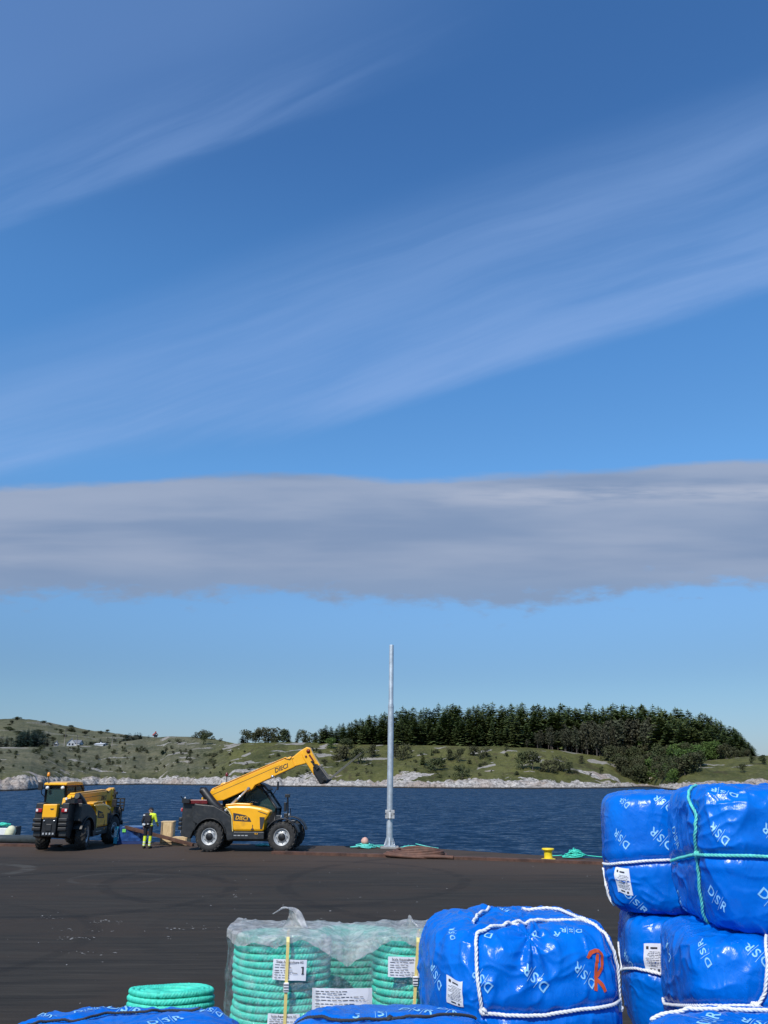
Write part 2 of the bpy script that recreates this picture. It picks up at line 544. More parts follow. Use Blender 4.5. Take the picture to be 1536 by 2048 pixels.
M['print'] = simple('pale_blue_print', (.26, .55, .80), .5, vary=.15, scale=30)

def film(name, lo, hi, tint, bumpd, gloss):
    """clear sheet: mostly see-through, milky where creased, with a sharp sheen"""
    m, t, b, o = new_mat(name)
    co = t.coord('Object')
    n = t.noise(t.mapping(co, (1, 1, .8), (0, .5, .3)), 9.0, 7.0, .68, 1.2)
    cr = t.noise(co, 22.0, 5.0, .65, 1.5)
    nrm = t.bump(cr, .9, bumpd, t.bump(n, 1.0, bumpd * 2))
    b.inputs['Base Color'].default_value = (*tint, 1)
    b.inputs['Roughness'].default_value = .3
    t.put(b.inputs['Normal'], nrm)
    gl_ = t.new('ShaderNodeBsdfGlossy'); gl_.inputs['Roughness'].default_value = .10
    t.put(gl_.inputs['Normal'], nrm)
    tr = t.new('ShaderNodeBsdfTransparent')
    mg = t.new('ShaderNodeMixShader')
    mg.inputs[0].default_value = gloss
    t.l.new(tr.outputs[0], mg.inputs[1]); t.l.new(gl_.outputs[0], mg.inputs[2])
    mx = t.new('ShaderNodeMixShader')
    t.put(mx.inputs[0], t.smooth(n, .36, .70, lo, hi))
    t.l.new(mg.outputs[0], mx.inputs[1]); t.l.new(b.outputs[0], mx.inputs[2]); t.l.new(mx.outputs[0], o.inputs[0])
    return m
M['film'] = film('clear_stretch_film', .0, .20, (.86, .92, .92), .02, .09)
M['film_top'] = film('cloudy_cover_film', .30, .74, (.74, .72, .68), .016, .22)

def leafy(name, a, bb, c):
    m, t, b, o = new_mat(name)
    oi = t.new('ShaderNodeObjectInfo').outputs['Random']
    n = t.noise(t.coord('Object'), .9, 3.0)
    k = t.mix(t.smooth(n, .35, .65), a, bb)
    k = t.mix(t.m('MULTIPLY', oi, .8), k, c)
    t.put(b.inputs['Base Color'], k)
    b.inputs['Roughness'].default_value = .7
    b.inputs['Specular IOR Level'].default_value = .25
    return m
M['spruce'] = leafy('spruce_needles', (.075, .115, .038), (.125, .17, .056), (.13, .15, .045))
M['litter'] = simple('pale_scraps', (.42, .41, .39), .8)
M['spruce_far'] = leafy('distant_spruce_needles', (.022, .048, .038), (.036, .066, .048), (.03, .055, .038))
M['pine'] = leafy('pine_needles', (.036, .046, .024), (.062, .066, .034), (.062, .056, .034))
M['bush'] = leafy('bush_leaves', (.040, .056, .019), (.070, .080, .029), (.066, .060, .030))
M['bright'] = leafy('bright_leaves', (.058, .10, .018), (.10, .145, .028), (.07, .12, .03))
M['bark'] = simple('bark', (.085, .07, .058), .9, vary=.3, scale=2)

# ================================================================== SETTING
SEA = -2.5
# ------------------------------------------------------------------ quay
edge = [(-160, 92), (-60, 58), (-19.9, 44.8), (-12.6, 42.2), (-4, 40.0), (1.3, 39.1), (4, 36.9), (8.5, 33.8), (20, 26), (60, -2), (75, -40)]
m, t, b, o = new_mat('asphalt')
co = t.coord('Object')
xy = t.sep(co)
big = t.noise(t.mapping(co, (.16, .5, 1)), 1.0, 5.0, .6, .6)
st = t.noise(t.mapping(co, (.22, 3.2, 1), (0, 0, R(-4))), 1.0, 6.0, .65, .3)
st2 = t.noise(t.mapping(co, (.5, 9.0, 1), (0, 0, R(5))), 1.0, 5.0, .65, .2)
gr = t.noise(co, 55.0, 3.0, .7)
k = t.m('ADD', t.m('MULTIPLY', st, .55), t.m('MULTIPLY', st2, .45))
base = t.mix(t.smooth(k, .34, .68), (.0240, .0213, .0178), (.053, .0465, .0385))
base = t.mix(t.smooth(big, .42, .70), base, (.046, .036, .028))
base = t.mix(t.smooth(st2, .60, .74, 0, .30), base, (.085, .08, .072))
base = t.mix(t.smooth(gr, .62, .80, 0, .35), base, (.085, .08, .075))
# earth-brown dirt along the sea edge
along = t.m('ADD', xy[1], t.m('MULTIPLY', xy[0], .30))
dirt = t.smooth(t.m('ADD', along, t.m('MULTIPLY', t.m('SUBTRACT', st, .5), 9.0)), 27.5, 33.5)
base = t.mix(t.m('MULTIPLY', dirt, .85), base, t.mix(st2, (.055, .037, .027), (.092, .068, .052)))
# curved tyre tracks
ringn = t.noise(t.mapping(co, (1.2, 1.2, 1)), 1.0, 4.0, .6)
for cx, cy, r_, th, amt, dk in ((-14.3, 29.9, 1.95, .34, .75, 0), (-13.6, 23.6, 1.7, .22, .5, 1), (-9.0, 25.0, 4.6, .28, .35, 1), (2.5, 20.0, 7.5, .30, .10, 1),
                                (-3.0, 27.5, 5.5, .26, .3, 1), (-8.5, 27.8, 1.4, .14, .4, 0), (6.0, 27.0, 9.0, .3, .3, 1), (-6.0, 14.0, 6.5, .2, .12, 1), (-11.0, 17.5, 5.0, .22, .25, 1)):
    dx = t.m('SUBTRACT', xy[0], cx); dyy = t.m('SUBTRACT', xy[1], cy)
    rr = t.m('SQRT', t.m('ADD', t.m('MULTIPLY', dx, dx), t.m('MULTIPLY', dyy, dyy)))
    rg = t.smooth(t.m('ABSOLUTE', t.m('SUBTRACT', rr, t.m('ADD', r_, t.m('MULTIPLY', t.m('SUBTRACT', ringn, .5), .25)))), th, th * .45)
    rg = t.m('MULTIPLY', t.m('MULTIPLY', rg, amt), t.smooth(ringn, .36, .56))
    base = t.mix(rg, base, (.011, .011, .011) if dk else (.075, .070, .060))
t.put(b.inputs['Base Color'], base)
t.put(b.inputs['Roughness'], t.smooth(k, .3, .7, .78, .95))
b.inputs['Specular IOR Level'].default_value = .12
t.put(b.inputs['Normal'], t.bump(gr, .5, .008, t.bump(st2, .25, .02)))
M['asphalt'] = m
q_ = MB()
poly = [(-160, -40)] + edge
n = len(poly)
q_.add([(x, y, 0) for x, y in poly] + [(x, y, -7) for x, y in poly], [tuple(range(n))[::-1]] + [(i, (i + 1) % n, n + (i + 1) % n, n + i) for i in range(n)])
tag(q_.build('quay', M['asphalt']), kind='structure')

# white flakes and bits of litter
lit = MB()
def flake(x, y, s, el=1.0, a=None):
    a = random.uniform(0, 6.28) if a is None else a
    c_, s_ = math.cos(a), math.sin(a)
    pts = []
    for kx, ky in ((-1, -.6), (.3, -1), (1, .1), (.2, .9)):
        px_, py_ = kx * s * el * random.uniform(.6, 1), ky * s * random.uniform(.6, 1)
        pts.append((x + c_ * px_ - s_ * py_, y + s_ * px_ + c_ * py_, random.uniform(.004, .006 + s * .5)))
    lit.add(pts, [(0, 1, 2, 3)])
for _ in range(170):
    Y = random.uniform(10.5, 30) if random.random() < .85 else random.uniform(30, 36)
    flake(random.uniform(-.52, .28) * Y, Y, random.uniform(.004, .014) * (Y / 16) ** .6, random.uniform(1, 2.6))
for (pa, pb, py_, nn) in ((80, 125, 1836, 16), (180, 245, 1844, 26), (110, 190, 1876, 30), (120, 230, 1862, 14), (325, 370, 1859, 10), (120, 240, 1905, 18), (600, 900, 1880, 20), (465, 475, 1793, 8), (380, 440, 1855, 10), (330, 345, 1874, 6)):
    for _ in range(nn):
        p = G(random.uniform(pa, pb), py_ + random.gauss(0, 2.0))
        flake(p.x, p.y, random.uniform(.005, .013), random.uniform(1, 5), random.gauss(0, .25))
tag(lit.build('litter', M['litter']), 'small white flakes and scraps scattered over the dark asphalt', 'litter', kind='stuff')

# ------------------------------------------------------------------ sea
m, t, b, o = new_mat('sea_water')
co = t.coord('Object')
w1 = t.noise(t.mapping(co, (.32, .55, 1), (0, 0, R(12))), 1.0, 6.0, .62, .35)
w2_ = t.noise(t.mapping(co, (1.5, 2.6, 1), (0, 0, R(-8))), 1.0, 5.0, .6, .3)
w3 = t.noise(t.mapping(co, (.03, .09, 1)), 1.0, 3.0, .5)
t.put(b.inputs['Base Color'], t.mix(t.smooth(w3, .3, .7), (.006, .021, .046), (.009, .028, .060)))
b.inputs['Roughness'].default_value = .12
b.inputs['Specular IOR Level'].default_value = .17
b.inputs['IOR'].default_value = 1.33
sl = []
for nz in (t.noise(t.mapping(co, (.42, .75, 1), (0, 0, R(14))), 1.0, 6.0, .66, .3, out=1), t.noise(t.mapping(co, (2.0, 3.4, 1), (0, 0, R(-9))), 1.0, 4.0, .6, .2, out=1)):
    sp_ = t.sep(nz)
    sl.append((t.m('SUBTRACT', sp_[0], .5), t.m('SUBTRACT', sp_[1], .5)))
sx = t.m('ADD', t.m('MULTIPLY', sl[0][0], .5), t.m('MULTIPLY', sl[1][0], .4))
sy = t.m('ADD', t.m('MULTIPLY', sl[0][1], 1.25), t.m('MULTIPLY', sl[1][1], .85))
nv = t.new('ShaderNodeVectorMath', operation='NORMALIZE')
t.put(nv.inputs[0], t.vec(sx, t.m('SUBTRACT', sy, .27), 1.0))
t.put(b.inputs['Normal'], nv.outputs[0])
M['sea'] = m
s_ = MB().add([(-3500, 15, SEA), (3500, 15, SEA), (3500, 6000, SEA), (-3500, 6000, SEA)], [(0, 1, 2, 3)])
tag(s_.build('sea', M['sea']), kind='structure')

# ------------------------------------------------------------------ near shore: rocks, heath and the wooded island
KA = 1600 * (CS - (1024 - HORIZON) / FPX * SN)          # px per unit of X/Y for far ground
ctl = np.array([  # photo column, shoreline row, top of bare rock, crest row, metres from shore to crest
    (-500, 1584, 1556, 1498, 190), (-120, 1584, 1555, 1496, 190), (0, 1583, 1555, 1494, 190), (60, 1581, 1552, 1494, 185), (130, 1573, 1555, 1492, 180), (200, 1570.5, 1557, 1488, 170),
    (262, 1570, 1557, 1480, 165), (290, 1569.2, 1559, 1476, 165), (318, 1569.2, 1559, 1474, 165), (334, 1569.8, 1552, 1473, 165), (370, 1570.5, 1553, 1473, 165), (420, 1571, 1556, 1477, 160), (470, 1573, 1556, 1487, 130),
    (560, 1573.5, 1556, 1484, 120), (640, 1574, 1559, 1485, 110), (700, 1574.5, 1562, 1488, 105), (760, 1575.5, 1563, 1490, 100), (850, 1577, 1562, 1491, 95),
    (1000, 1577.8, 1560, 1493, 95), (1080, 1578, 1563, 1496, 90), (1150, 1577.5, 1565, 1505, 85), (1220, 1577, 1569, 1514, 80), (1265, 1575, 1569, 1520, 75),
    (1300, 1575, 1570, 1522, 70), (1335, 1580, 1566, 1524, 75), (1380, 1584, 1563, 1524, 80), (1430, 1584, 1562, 1520, 90), (1480, 1585, 1561, 1514, 100), (1536, 1585, 1560, 1511, 105), (1700, 1586, 1560, 1512, 105), (2050, 1588, 1562, 1520, 110)])
def colval(px):
    ysh, yrk, ycr, dd = (np.interp(px, ctl[:, 0], ctl[:, i]) for i in (1, 2, 3, 4))
    Z = np.zeros_like(px)
    yrs = yrk
    yrk = yrk + 7.0 * noise3(np.stack([px / 26, Z, Z + .5], 1), 5) + 4.5 * noise3(np.stack([px / 9, Z, Z + .5], 1), 6)
    ysh = ysh + .35 * noise3(np.stack([px / 14, Z, Z + 2.5], 1), 8)
    yrk = np.minimum(yrk, ysh - 3)
    ycr = ycr + 1.6 * noise3(np.stack([px / 40, Z, Z + 4.5], 1), 9) + .35 * noise3(np.stack([px / 12, Z, Z + 4.5], 1), 10)
    dsh = (SEA - EYE) / ratio(ysh)
    return ysh, yrk, ycr, dsh, dsh + dd, yrs
def terrain(px, Y):
    """height and rockiness of the far shore at photo column px, distance Y"""
    px = np.asarray(px, float); Y = np.asarray(Y, float)
    ysh, yrk, ycr, dsh, dcr, yrs = colval(px)
    drk = dsh + 16
    X = (px - 768) / KA * Y
    Q = np.stack([X, Y, np.zeros_like(X)], 1)
    rs, rk, rc = ratio(ysh), ratio(yrk), ratio(ycr)
    z = np.where(Y < dsh, SEA - (dsh - Y) * .35, 0)
    f = np.clip((Y - dsh) / (drk - dsh), 0, 1)
    zr = SEA + (EYE + drk * rk - SEA) * f ** .62
    cr = np.abs(fbm(Q / np.array([7.5, 6.0, 1]) + .25 * Q[:, [1, 0, 2]] / 7.5, 3, 21))
    chunk = fbm(Q / np.array([2.0, 4.0, 1]), 3, 31)
    step_ = np.abs(noise3(np.stack([X / 11 + Y / 9, Y / 5, X * 0 + .5], 1), 35))
    zr = zr + np.sin(np.pi * np.clip(f, 0, 1)) ** .5 * (1.9 * (.26 - cr) * 1.6 + chunk * .55 + 1.6 * (step_ - .2))
    g = np.clip((Y - drk) / np.maximum(dcr - drk, 1), 0, 1)
    rks = rk + (ratio(yrs) - rk) * np.clip((Y - drk) / 22, 0, 1)
    zg = EYE + Y * (rks + (rc - rks) * g ** .85)
    lump = 3.4 * fbm(Q / 42, 3, 41) + 1.6 * np.abs(fbm(Q / 13, 3, 51))
    zg = zg + lump * np.sin(np.pi * np.clip(g, 0, 1)) ** .7 * np.clip((Y - drk) / 20, 0, 1)
    zc = EYE + dcr * rc
    zb = zc - .00 * (Y - dcr) - np.clip(Y - dcr - 140, 0, None) * .14 + 1.0 * fbm(Q / 30, 2, 61) * np.clip((Y - dcr) / 20, 0, 1)
    out = np.where(Y < dsh, z, np.where(Y < drk, zr, np.where(Y < dcr, zg, zb)))
    patch = fbm(Q / np.array([20, 11, 1]), 4, 71)
    rock = np.clip((drk + 2 + 7 * chunk - Y) / 5, 0, 1)
    thr = np.interp(px, [0, 430, 500, 700, 1100, 1600], [.26, .26, .15, .20, .24, .30])
    rock = np.maximum(rock, np.clip((patch - thr) / .07, 0, 1) * .85)
    return out, rock
pxs = np.r_[np.linspace(-500, -20, 70), np.linspace(-15, 1550, 900), np.linspace(1560, 2050, 70)]
ysh, yrk, ycr, dsh, dcr, _ys = colval(pxs)
tt = np.r_[np.array([-14, -6]), np.linspace(0, 18, 22)]
rows = [dsh + a for a in tt] + [dsh + 18 + (dcr - dsh - 18) * a for a in np.linspace(0, 1, 80)[1:]] + [dcr + a for a in (3, 8, 15, 25, 40, 60, 90, 120, 150, 200, 280)]
PX = np.tile(pxs[:, None], (1, len(rows)))
YY = np.stack(rows, 1)
zz, rk = terrain(PX.ravel(), YY.ravel())
A = np.stack([((PX - 768) / KA * YY).ravel(), YY.ravel(), zz], 1).reshape(len(pxs), len(rows), 3)
m, t, b, o = new_mat('shore_ground')
co = t.coord('Object')
def attr(name):
    nd = t.new('ShaderNodeAttribute'); nd.attribute_name = name
    return nd.outputs['Fac']
rockf, moor = attr('rock'), attr('moor')
n1 = t.noise(t.mapping(co, (1, .6, 1)), .06, 6.0, .62, .4)
n2 = t.noise(t.mapping(co, (1, .5, 1)), .33, 6.0, .68)
n3 = t.noise(t.mapping(co, (1, .5, 1)), .9, 5.0, .72)
n4 = t.noise(t.mapping(co, (1, .45, 1)), .16, 5.0, .7, .6)
gmix = t.m('ADD', t.m('MULTIPLY', n1, .55), t.m('MULTIPLY', n2, .45))
green = t.mix(t.smooth(gmix, .36, .62), (.038, .044, .010), (.108, .108, .029))
green = t.mix(t.smooth(n3, .5, .74, 0, .7), green, (.17, .15, .07))
green = t.mix(t.smooth(n2, .55, .70, 0, .8), green, (.026, .028, .010))
green = t.mix(t.smooth(n4, .54, .66, 0, .7), green, (.055, .042, .020))
drab = t.mix(t.smooth(gmix, .38, .60), (.062, .066, .034), (.128, .118, .068))
drab = t.mix(t.smooth(n3, .52, .70, 0, .8), drab, (.22, .20, .145))
drab = t.mix(t.smooth(n2, .56, .68, 0, .85), drab, (.026, .032, .018))
drab = t.mix(t.smooth(n4, .53, .64, 0, .75), drab, (.045, .055, .026))
land = t.mix(t.m('MULTIPLY', moor, t.smooth(t.m('ADD', t.sep(co)[2], t.m('MULTIPLY', n2, 5.0)), SEA + 5.0, SEA + 11.0, .25, 1.0)), green, drab)
r1 = t.noise(t.mapping(co, (1, 1, 2.5)), .5, 6.0, .68, .3)
vo = t.new('ShaderNodeTexVoronoi', feature='DISTANCE_TO_EDGE'); vo.inputs['Scale'].default_value = .42
t.put(vo.inputs['Vector'], t.mapping(t.mix(.12, co, t.new('ShaderNodeTexNoise').outputs['Color'], 'ADD'), (1, .7, 1.6), (0, .5, .2)))
rc = t.mix(t.smooth(r1, .34, .66), (.22, .20, .175), (.55, .505, .455))
rc = t.mix(t.smooth(n1, .48, .62, 0, .55), rc, (.30, .215, .16))
rc = t.mix(t.smooth(vo.outputs['Distance'], .05, .0, 0, .55), rc, (.10, .09, .08))
rc = t.mix(t.smooth(n3, .55, .68, 0, .8), rc, (.11, .105, .09))
rc = t.mix(t.smooth(t.noise(t.mapping(co, (1.3, .5, .25), (0, .35, 0)), .8, 5.0, .65, .5), .54, .62, 0, .75), rc, (.09, .08, .068))
zed = t.sep(co)[2]
rc = t.mix(t.smooth(t.m('ADD', zed, t.m('MULTIPLY', t.m('SUBTRACT', n3, .5), .5)), SEA + .75, SEA + .25), rc, (.022, .020, .017))
rc = t.mix(t.smooth(zed, SEA + 5.0, SEA + 8.5, 0, .8), rc, t.mix(n3, (.12, .115, .10), (.34, .315, .27)))
t.put(b.inputs['Base Color'], t.mix(t.smooth(t.m('ADD', rockf, t.m('MULTIPLY', t.m('SUBTRACT', n3, .5), .9)), .40, .58), land, rc))
b.inputs['Roughness'].default_value = .92
b.inputs['Specular IOR Level'].default_value = .2
t.put(b.inputs['Normal'], t.bump(t.m('ADD', n3, t.m('MULTIPLY', n2, 1.5)), .5, .7))
M['shore'] = m
mb_ = MB().grid(A)
sh = mb_.build('shore_terrain', M['shore'])
at = sh.data.attributes.new('rock', 'FLOAT', 'POINT'); at.data.foreach_set('value', rk.astype(np.float32))
mv = np.interp(PX.ravel() + 25 * fbm(A.reshape(-1, 3) / 25, 2, 81), [380, 470], [1, 0]) * .9 + .05
at = sh.data.attributes.new('moor', 'FLOAT', 'POINT'); at.data.foreach_set('value', mv.astype(np.float32))
tag(sh, kind='structure')

# far ridge on the left
fc = np.array([(-600, 1452), (-200, 1446), (-60, 1440), (0, 1438), (30, 1437), (60, 1441), (100, 1450), (150, 1457), (200, 1464), (250, 1470), (300, 1474), (370, 1479), (440, 1485), (500, 1492), (700, 1500), (900, 1520)])
fpx = np.linspace(-600, 900, 420)
fy = np.interp(fpx, fc[:, 0], fc[:, 1]) + 1.8 * noise3(np.stack([fpx / 16, fpx * 0, fpx * 0 + .5], 1), 3) + .9 * noise3(np.stack([fpx / 5, fpx * 0, fpx * 0 + .5], 1), 4)
frows = np.linspace(0, 1, 40)
FY = 640 + 520 * frows
rb, rt = ratio(1508.0), ratio(fy)
FA = np.zeros((len(fpx), len(FY) + 1, 3))
for j, (f, Y) in enumerate(zip(frows, FY)):
    FA[:, j, 0] = (fpx - 768) / KA * Y
    FA[:, j, 1] = Y
    FA[:, j, 2] = EYE + Y * (rb + (rt - rb) * f ** .8)
FA[:, -1, :] = FA[:, -2, :] * 1.25
FA[:, -1, 2] = -5
nn = fbm(FA.reshape(-1, 3) / np.array([60, 60, 1e9]), 4, 91).reshape(FA.shape[:2])
FA[:, 1:-2, 2] += 5.0 * nn[:, 1:-2]
fh = MB().grid(FA).build('far_hill', M['shore'])
at = fh.data.attributes.new('rock', 'FLOAT', 'POINT'); at.data.foreach_set('value', np.clip((nn.ravel() - .16) / .1, 0, .45).astype(np.float32))
at = fh.data.attributes.new('moor', 'FLOAT', 'POINT'); at.data.foreach_set('value', np.full(nn.size, .8, np.float32))
tag(fh, kind='structure')
def ground_z(px, Y):
    return float(terrain(np.array([px]), np.array([Y]))[0][0])

# ------------------------------------------------------------------ trees
def spruce_mesh(seed, nwh=24, nbr=13, slim=.17, bare=.05):
    rs = random.Random(seed)
    mb = MB()
    for i in range(nwh):
        f = i / (nwh - 1)
        z = bare + (1 - bare) * (f ** .92) * .985
        rad = 1.35 * slim * ((1 - f) ** .66) * rs.uniform(.72, 1.2) + .006
        if f < .12: rad *= .75 + 2 * f
        for j in range(max(4, int(nbr * (1 - f * .45)))):
            a = rs.uniform(0, 6.283)
            L = rad * rs.uniform(.65, 1.18)
            droop = rs.uniform(-.10, .42) * (1 - f) - .25 * f
            d_ = Vector((math.cos(a), math.sin(a), -droop)); side = Vector((-math.sin(a), math.cos(a), 0))
            p0 = Vector((0, 0, z))
            for kk in range(3):
                s0, s1 = kk / 3 + rs.uniform(-.05, .05), (kk + 1) / 3 + rs.uniform(.02, .12)
                wd = .34 * L * (1.25 - .30 * kk) * rs.uniform(.7, 1.2) + .006
                c0, c1 = p0 + d_ * L * max(0, s0), p0 + d_ * L * s1 + Vector((0, 0, rs.uniform(-.012, .006)))
                tl = Vector((0, 0, rs.uniform(-.016, .004)))
                mb.add([c0, (c0 + c1) / 2 + side * wd + tl, c1 + side * wd * rs.uniform(-.3, .3), (c0 + c1) / 2 - side * wd + tl], [(0, 1, 2, 3)])
    mb.add([(0.004, 0, .94), (-.004, .003, .94), (0, -.004, .94), (0, 0, 1.02)], [(0, 1, 3), (1, 2, 3), (2, 0, 3)])
    return mb
def pine_mesh(seed, lo=.42, wid=.16, n=330):
    rs = random.Random(seed)
    mb = MB()
    for _ in range(n):
        f = rs.random() ** .8
        z = lo + (1 - lo) * f
        rr = wid * (math.sin(math.pi * min(1, f * .86 + .12)) ** .8) * rs.uniform(.25, 1.1)
        a = rs.uniform(0, 6.283)
        c = Vector((rr * math.cos(a), rr * math.sin(a), z + rs.uniform(-.03, .03)))
        leaf(mb, c, .027 * rs.uniform(.6, 1.4), rs)
    for _ in range(46):          # thin dead branches below
        z = rs.uniform(.10, lo + .1); a = rs.uniform(0, 6.283); L = rs.uniform(.04, .12)
        p0 = Vector((0, 0, z)); p1 = Vector((L * math.cos(a), L * math.sin(a), z + rs.uniform(-.01, .04)))
        sd = Vector((-math.sin(a), math.cos(a), 1)) * .004
        mb.add([p0 - sd, p1, p0 + sd], [(0, 1, 2)], 1)
    return mb
def leaf(mb, c, s, rs):
    n = Vector((rs.gauss(0, 1), rs.gauss(0, 1), rs.gauss(.5, 1))).normalized()
    u = n.orthogonal().normalized(); v = n.cross(u)
    a = rs.uniform(0, 6.28)
    u, v = u * math.cos(a) + v * math.sin(a), v * math.cos(a) - u * math.sin(a)
    mb.add([c - u * s, c - v * s * rs.uniform(.4, .9), c + u * s * rs.uniform(.8, 1.3), c + v * s * rs.uniform(.4, .9)], [(0, 1, 2, 3)])
def broad_mesh(seed, n=520, wid=.42, lo=.02, lobes=7, ls=.05):
    rs = random.Random(seed)
    mb = MB()
    cs = []
    for _ in range(lobes):
        a = rs.uniform(0, 6.28); r_ = wid * rs.uniform(.1, .75)
        zc = rs.uniform(lo + .10, .82)
        cs.append((Vector((r_ * math.cos(a), r_ * math.sin(a), zc)), rs.uniform(.14, .26)))
    cs.append((Vector((0, 0, .78)), .2))
    for _ in range(n):
        c, rr = rs.choice(cs)
        dv = Vector((rs.gauss(0, 1), rs.gauss(0, 1), rs.gauss(0, 1))).normalized() * rr * rs.uniform(.55, 1.08)
        p = c + Vector((dv.x * wid * 2.2, dv.y * wid * 2.2, dv.z))
        if p.z < lo: p.z = lo + rs.random() * .1
        leaf(mb, p, ls * rs.uniform(.6, 1.4), rs)
    return mb
def trunk_mb(h0, h1, r0):
    return MB().tube([(0, 0, h0), (.004, .002, h1 * .5), (0, 0, h1)], [r0, r0 * .7, r0 * .15], 6)
def proto_tree(kind, mesh, mats, trunk):
    root = empty(kind)
    mesh.build('crown', mats, root)
    trunk.build('trunk', M['bark'], root)
    return root
protos = {
    'spruce': [proto_tree('spruce_tree', spruce_mesh(100 + i, 28 + i, 14, s_), M['spruce'], trunk_mb(-.03, .9, .011)) for i, s_ in enumerate((.19, .22, .165, .24, .20))],
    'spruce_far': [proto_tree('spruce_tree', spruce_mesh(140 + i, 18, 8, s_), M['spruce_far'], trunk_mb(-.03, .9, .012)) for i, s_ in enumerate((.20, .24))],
    'pine': [proto_tree('pine_tree', pine_mesh(200 + i, .20 + .05 * i, .17, 620), [M['pine'], M['bark']], trunk_mb(-.03, .93, .014)) for i in range(4)],
    'bush': [proto_tree('bush', broad_mesh(300 + i, 900, .5, .0, 9, .042), M['bush'], trunk_mb(-.05, .5, .03)) for i in range(4)],
    'leafy': [proto_tree('leafy_tree', broad_mesh(400 + i, 1100, .40, .04, 13, .036), M['bright'], trunk_mb(-.03, .7, .02)) for i in range(3)],
    'dull': [proto_tree('leafy_tree', broad_mesh(450 + i, 1100, .40, .03, 13, .036), M['bush'], trunk_mb(-.03, .7, .02)) for i in range(3)],
}
used = set()
def plant(kind, px, Y, h, wide=1.0, label=None, cat='tree', group=None, z=None):
    i = random.randrange(len(protos[kind]))
    src = protos[kind][i]
    if (kind, i) in used:
        o_ = copy_tree(src)
    else:
        o_ = src; used.add((kind, i))
    zg_ = ground_z(px, Y) if z is None else z
    o_.location = ((px - 768) / KA * Y, Y, zg_ - .02 * h)
    o_.scale = (h * wide, h * wide, h)
    o_.rotation_euler = (R(random.gauss(0, 1.5)), R(random.gauss(0, 1.5)), random.uniform(0, 6.28))
    return tag(o_, label, cat, group)
tops = np.array([(628, 1475), (645, 1466), (660, 1452), (690, 1441), (720, 1433), (760, 1421), (800, 1412), (850, 1407), (900, 1404), (1000, 1403), (1080, 1403), (1130, 1403), (1160, 1407), (1200, 1404), (1300, 1405),
                 (1350, 1411), (1400, 1419), (1440, 1430), (1468, 1444), (1490, 1462), (1505, 1480), (1514, 1492)])
def dcrest(px):
    return float(colval(np.array([float(px)]))[4][0])
def ztop(py, Y):
    return EYE + Y * float(ratio(py))
# wood: back row makes the skyline, then rows in front
for row, (off, step, lo_, hi_) in enumerate(((52, 10, .90, 1.03), (34, 12, .80, .97), (18, 14, .62, .88), (6, 18, .40, .74))):
    x = 645 + 7 * row
    while x < 1512:
        px = x + random.uniform(-5, 5)
        x += step * random.uniform(.75, 1.25) * (.6 if px > 1290 else 1)
        if row == 3 and 1075 < px < 1260: continue
        if row == 3 and px > 1265: continue
        Y = dcrest(px) + off + random.uniform(-6, 6)
        tp = np.interp(px, tops[:, 0], tops[:, 1])
        zb_ = ground_z(px, Y)
        h = (ztop(tp, Y) - zb_) * random.uniform(lo_, hi_)
        if h < 2.0: continue
        reg = 'left' if px < 850 else ('middle' if px < 1150 else 'right')
        if row == 0:
            lab = {'left': 'tall dark spruce on the stepped left end of the wood, its tip on the skyline', 'middle': 'tall dark spruce in the even middle of the wood, its tip on the skyline',
                   'right': 'tall dark spruce on the rounded right end of the wood, its tip on the skyline'}[reg]
        elif row < 3:
            lab = {'left': 'dark spruce inside the left end of the wood, below the skyline', 'middle': 'dark spruce inside the middle of the wood, below the skyline',
                   'right': 'dark spruce inside the right end of the wood, below the skyline'}[reg]
        else:
            lab = {'left': 'shorter spruce at the grassy front of the left end of the wood', 'middle': 'shorter spruce at the grassy front of the middle of the wood',
                   'right': 'shorter spruce at the front of the right end of the wood'}[reg]
        grp = 'spruces of the wood, ' + {0: 'skyline row ', 1: 'inner rows ', 2: 'inner rows ', 3: 'front row '}[row] + reg
        plant('spruce', px, Y, h, random.uniform(1.05, 1.45) if h > 12 else random.uniform(1.3, 1.8), lab, 'tree', grp, zb_)
# bare-stemmed pines before the right half
for _ in range(90):
    px = random.uniform(1045, 1320)
    Y = dcrest(px) + random.uniform(-2, 14)
    zb_ = ground_z(px, Y)
    tp = np.interp(px, [1045, 1110, 1170, 1300], [1470, 1458, 1446, 1440]) + random.uniform(-6, 22)
    plant('pine', px, Y, max(4, ztop(tp, Y) - zb_), random.uniform(.9, 1.4), 'slender grey-stemmed pine in the thin stand before the dark spruces', 'tree', 'bare-stemmed pines below the wood', zb_)
# leafy trees and brush on the right slope, down to the water
def rowpoint(px, py):
    """distance at which the sight line of (px, py) meets the shore terrain"""
    dsh_ = float(colval(np.array([float(px)]))[3][0])
    ys = np.linspace(dsh_ + 2, dsh_ + 240, 240)
    z_, _r = terrain(np.full(240, float(px)), ys)
    vis = ratio(py)
    el = (z_ - EYE) / ys
    k_ = np.argmax(el >= vis)
    return float(ys[k_] if el.max() >= vis else ys[np.argmax(el)])
for _ in range(95):
    py = random.choice([random.uniform(1500, 1568)] * 3 + [random.uniform(1520, 1560)])
    lo_ = np.interp(py, [1500, 1530, 1570], [1228, 1215, 1262]); hi_ = np.interp(py, [1500, 1520, 1545, 1570], [1462, 1435, 1385, 1338])
    px = random.uniform(lo_, hi_)
    Y = rowpoint(px, py)
    hpx = random.uniform(18, 36)
    brt = 1450 > px > 1285 and random.random() < (.6 if py < 1535 else .3)
    plant('leafy' if brt else 'dull', px, Y, hpx / 1600 * Y * 1.05, random.uniform(1.0, 1.5),
          'bright green leafy tree among the duller growth below the wood' if brt else 'olive brown leafy tree in the thick growth running down to the water', 'tree',
          'bright trees on the right slope' if brt else 'dull trees on the right slope')
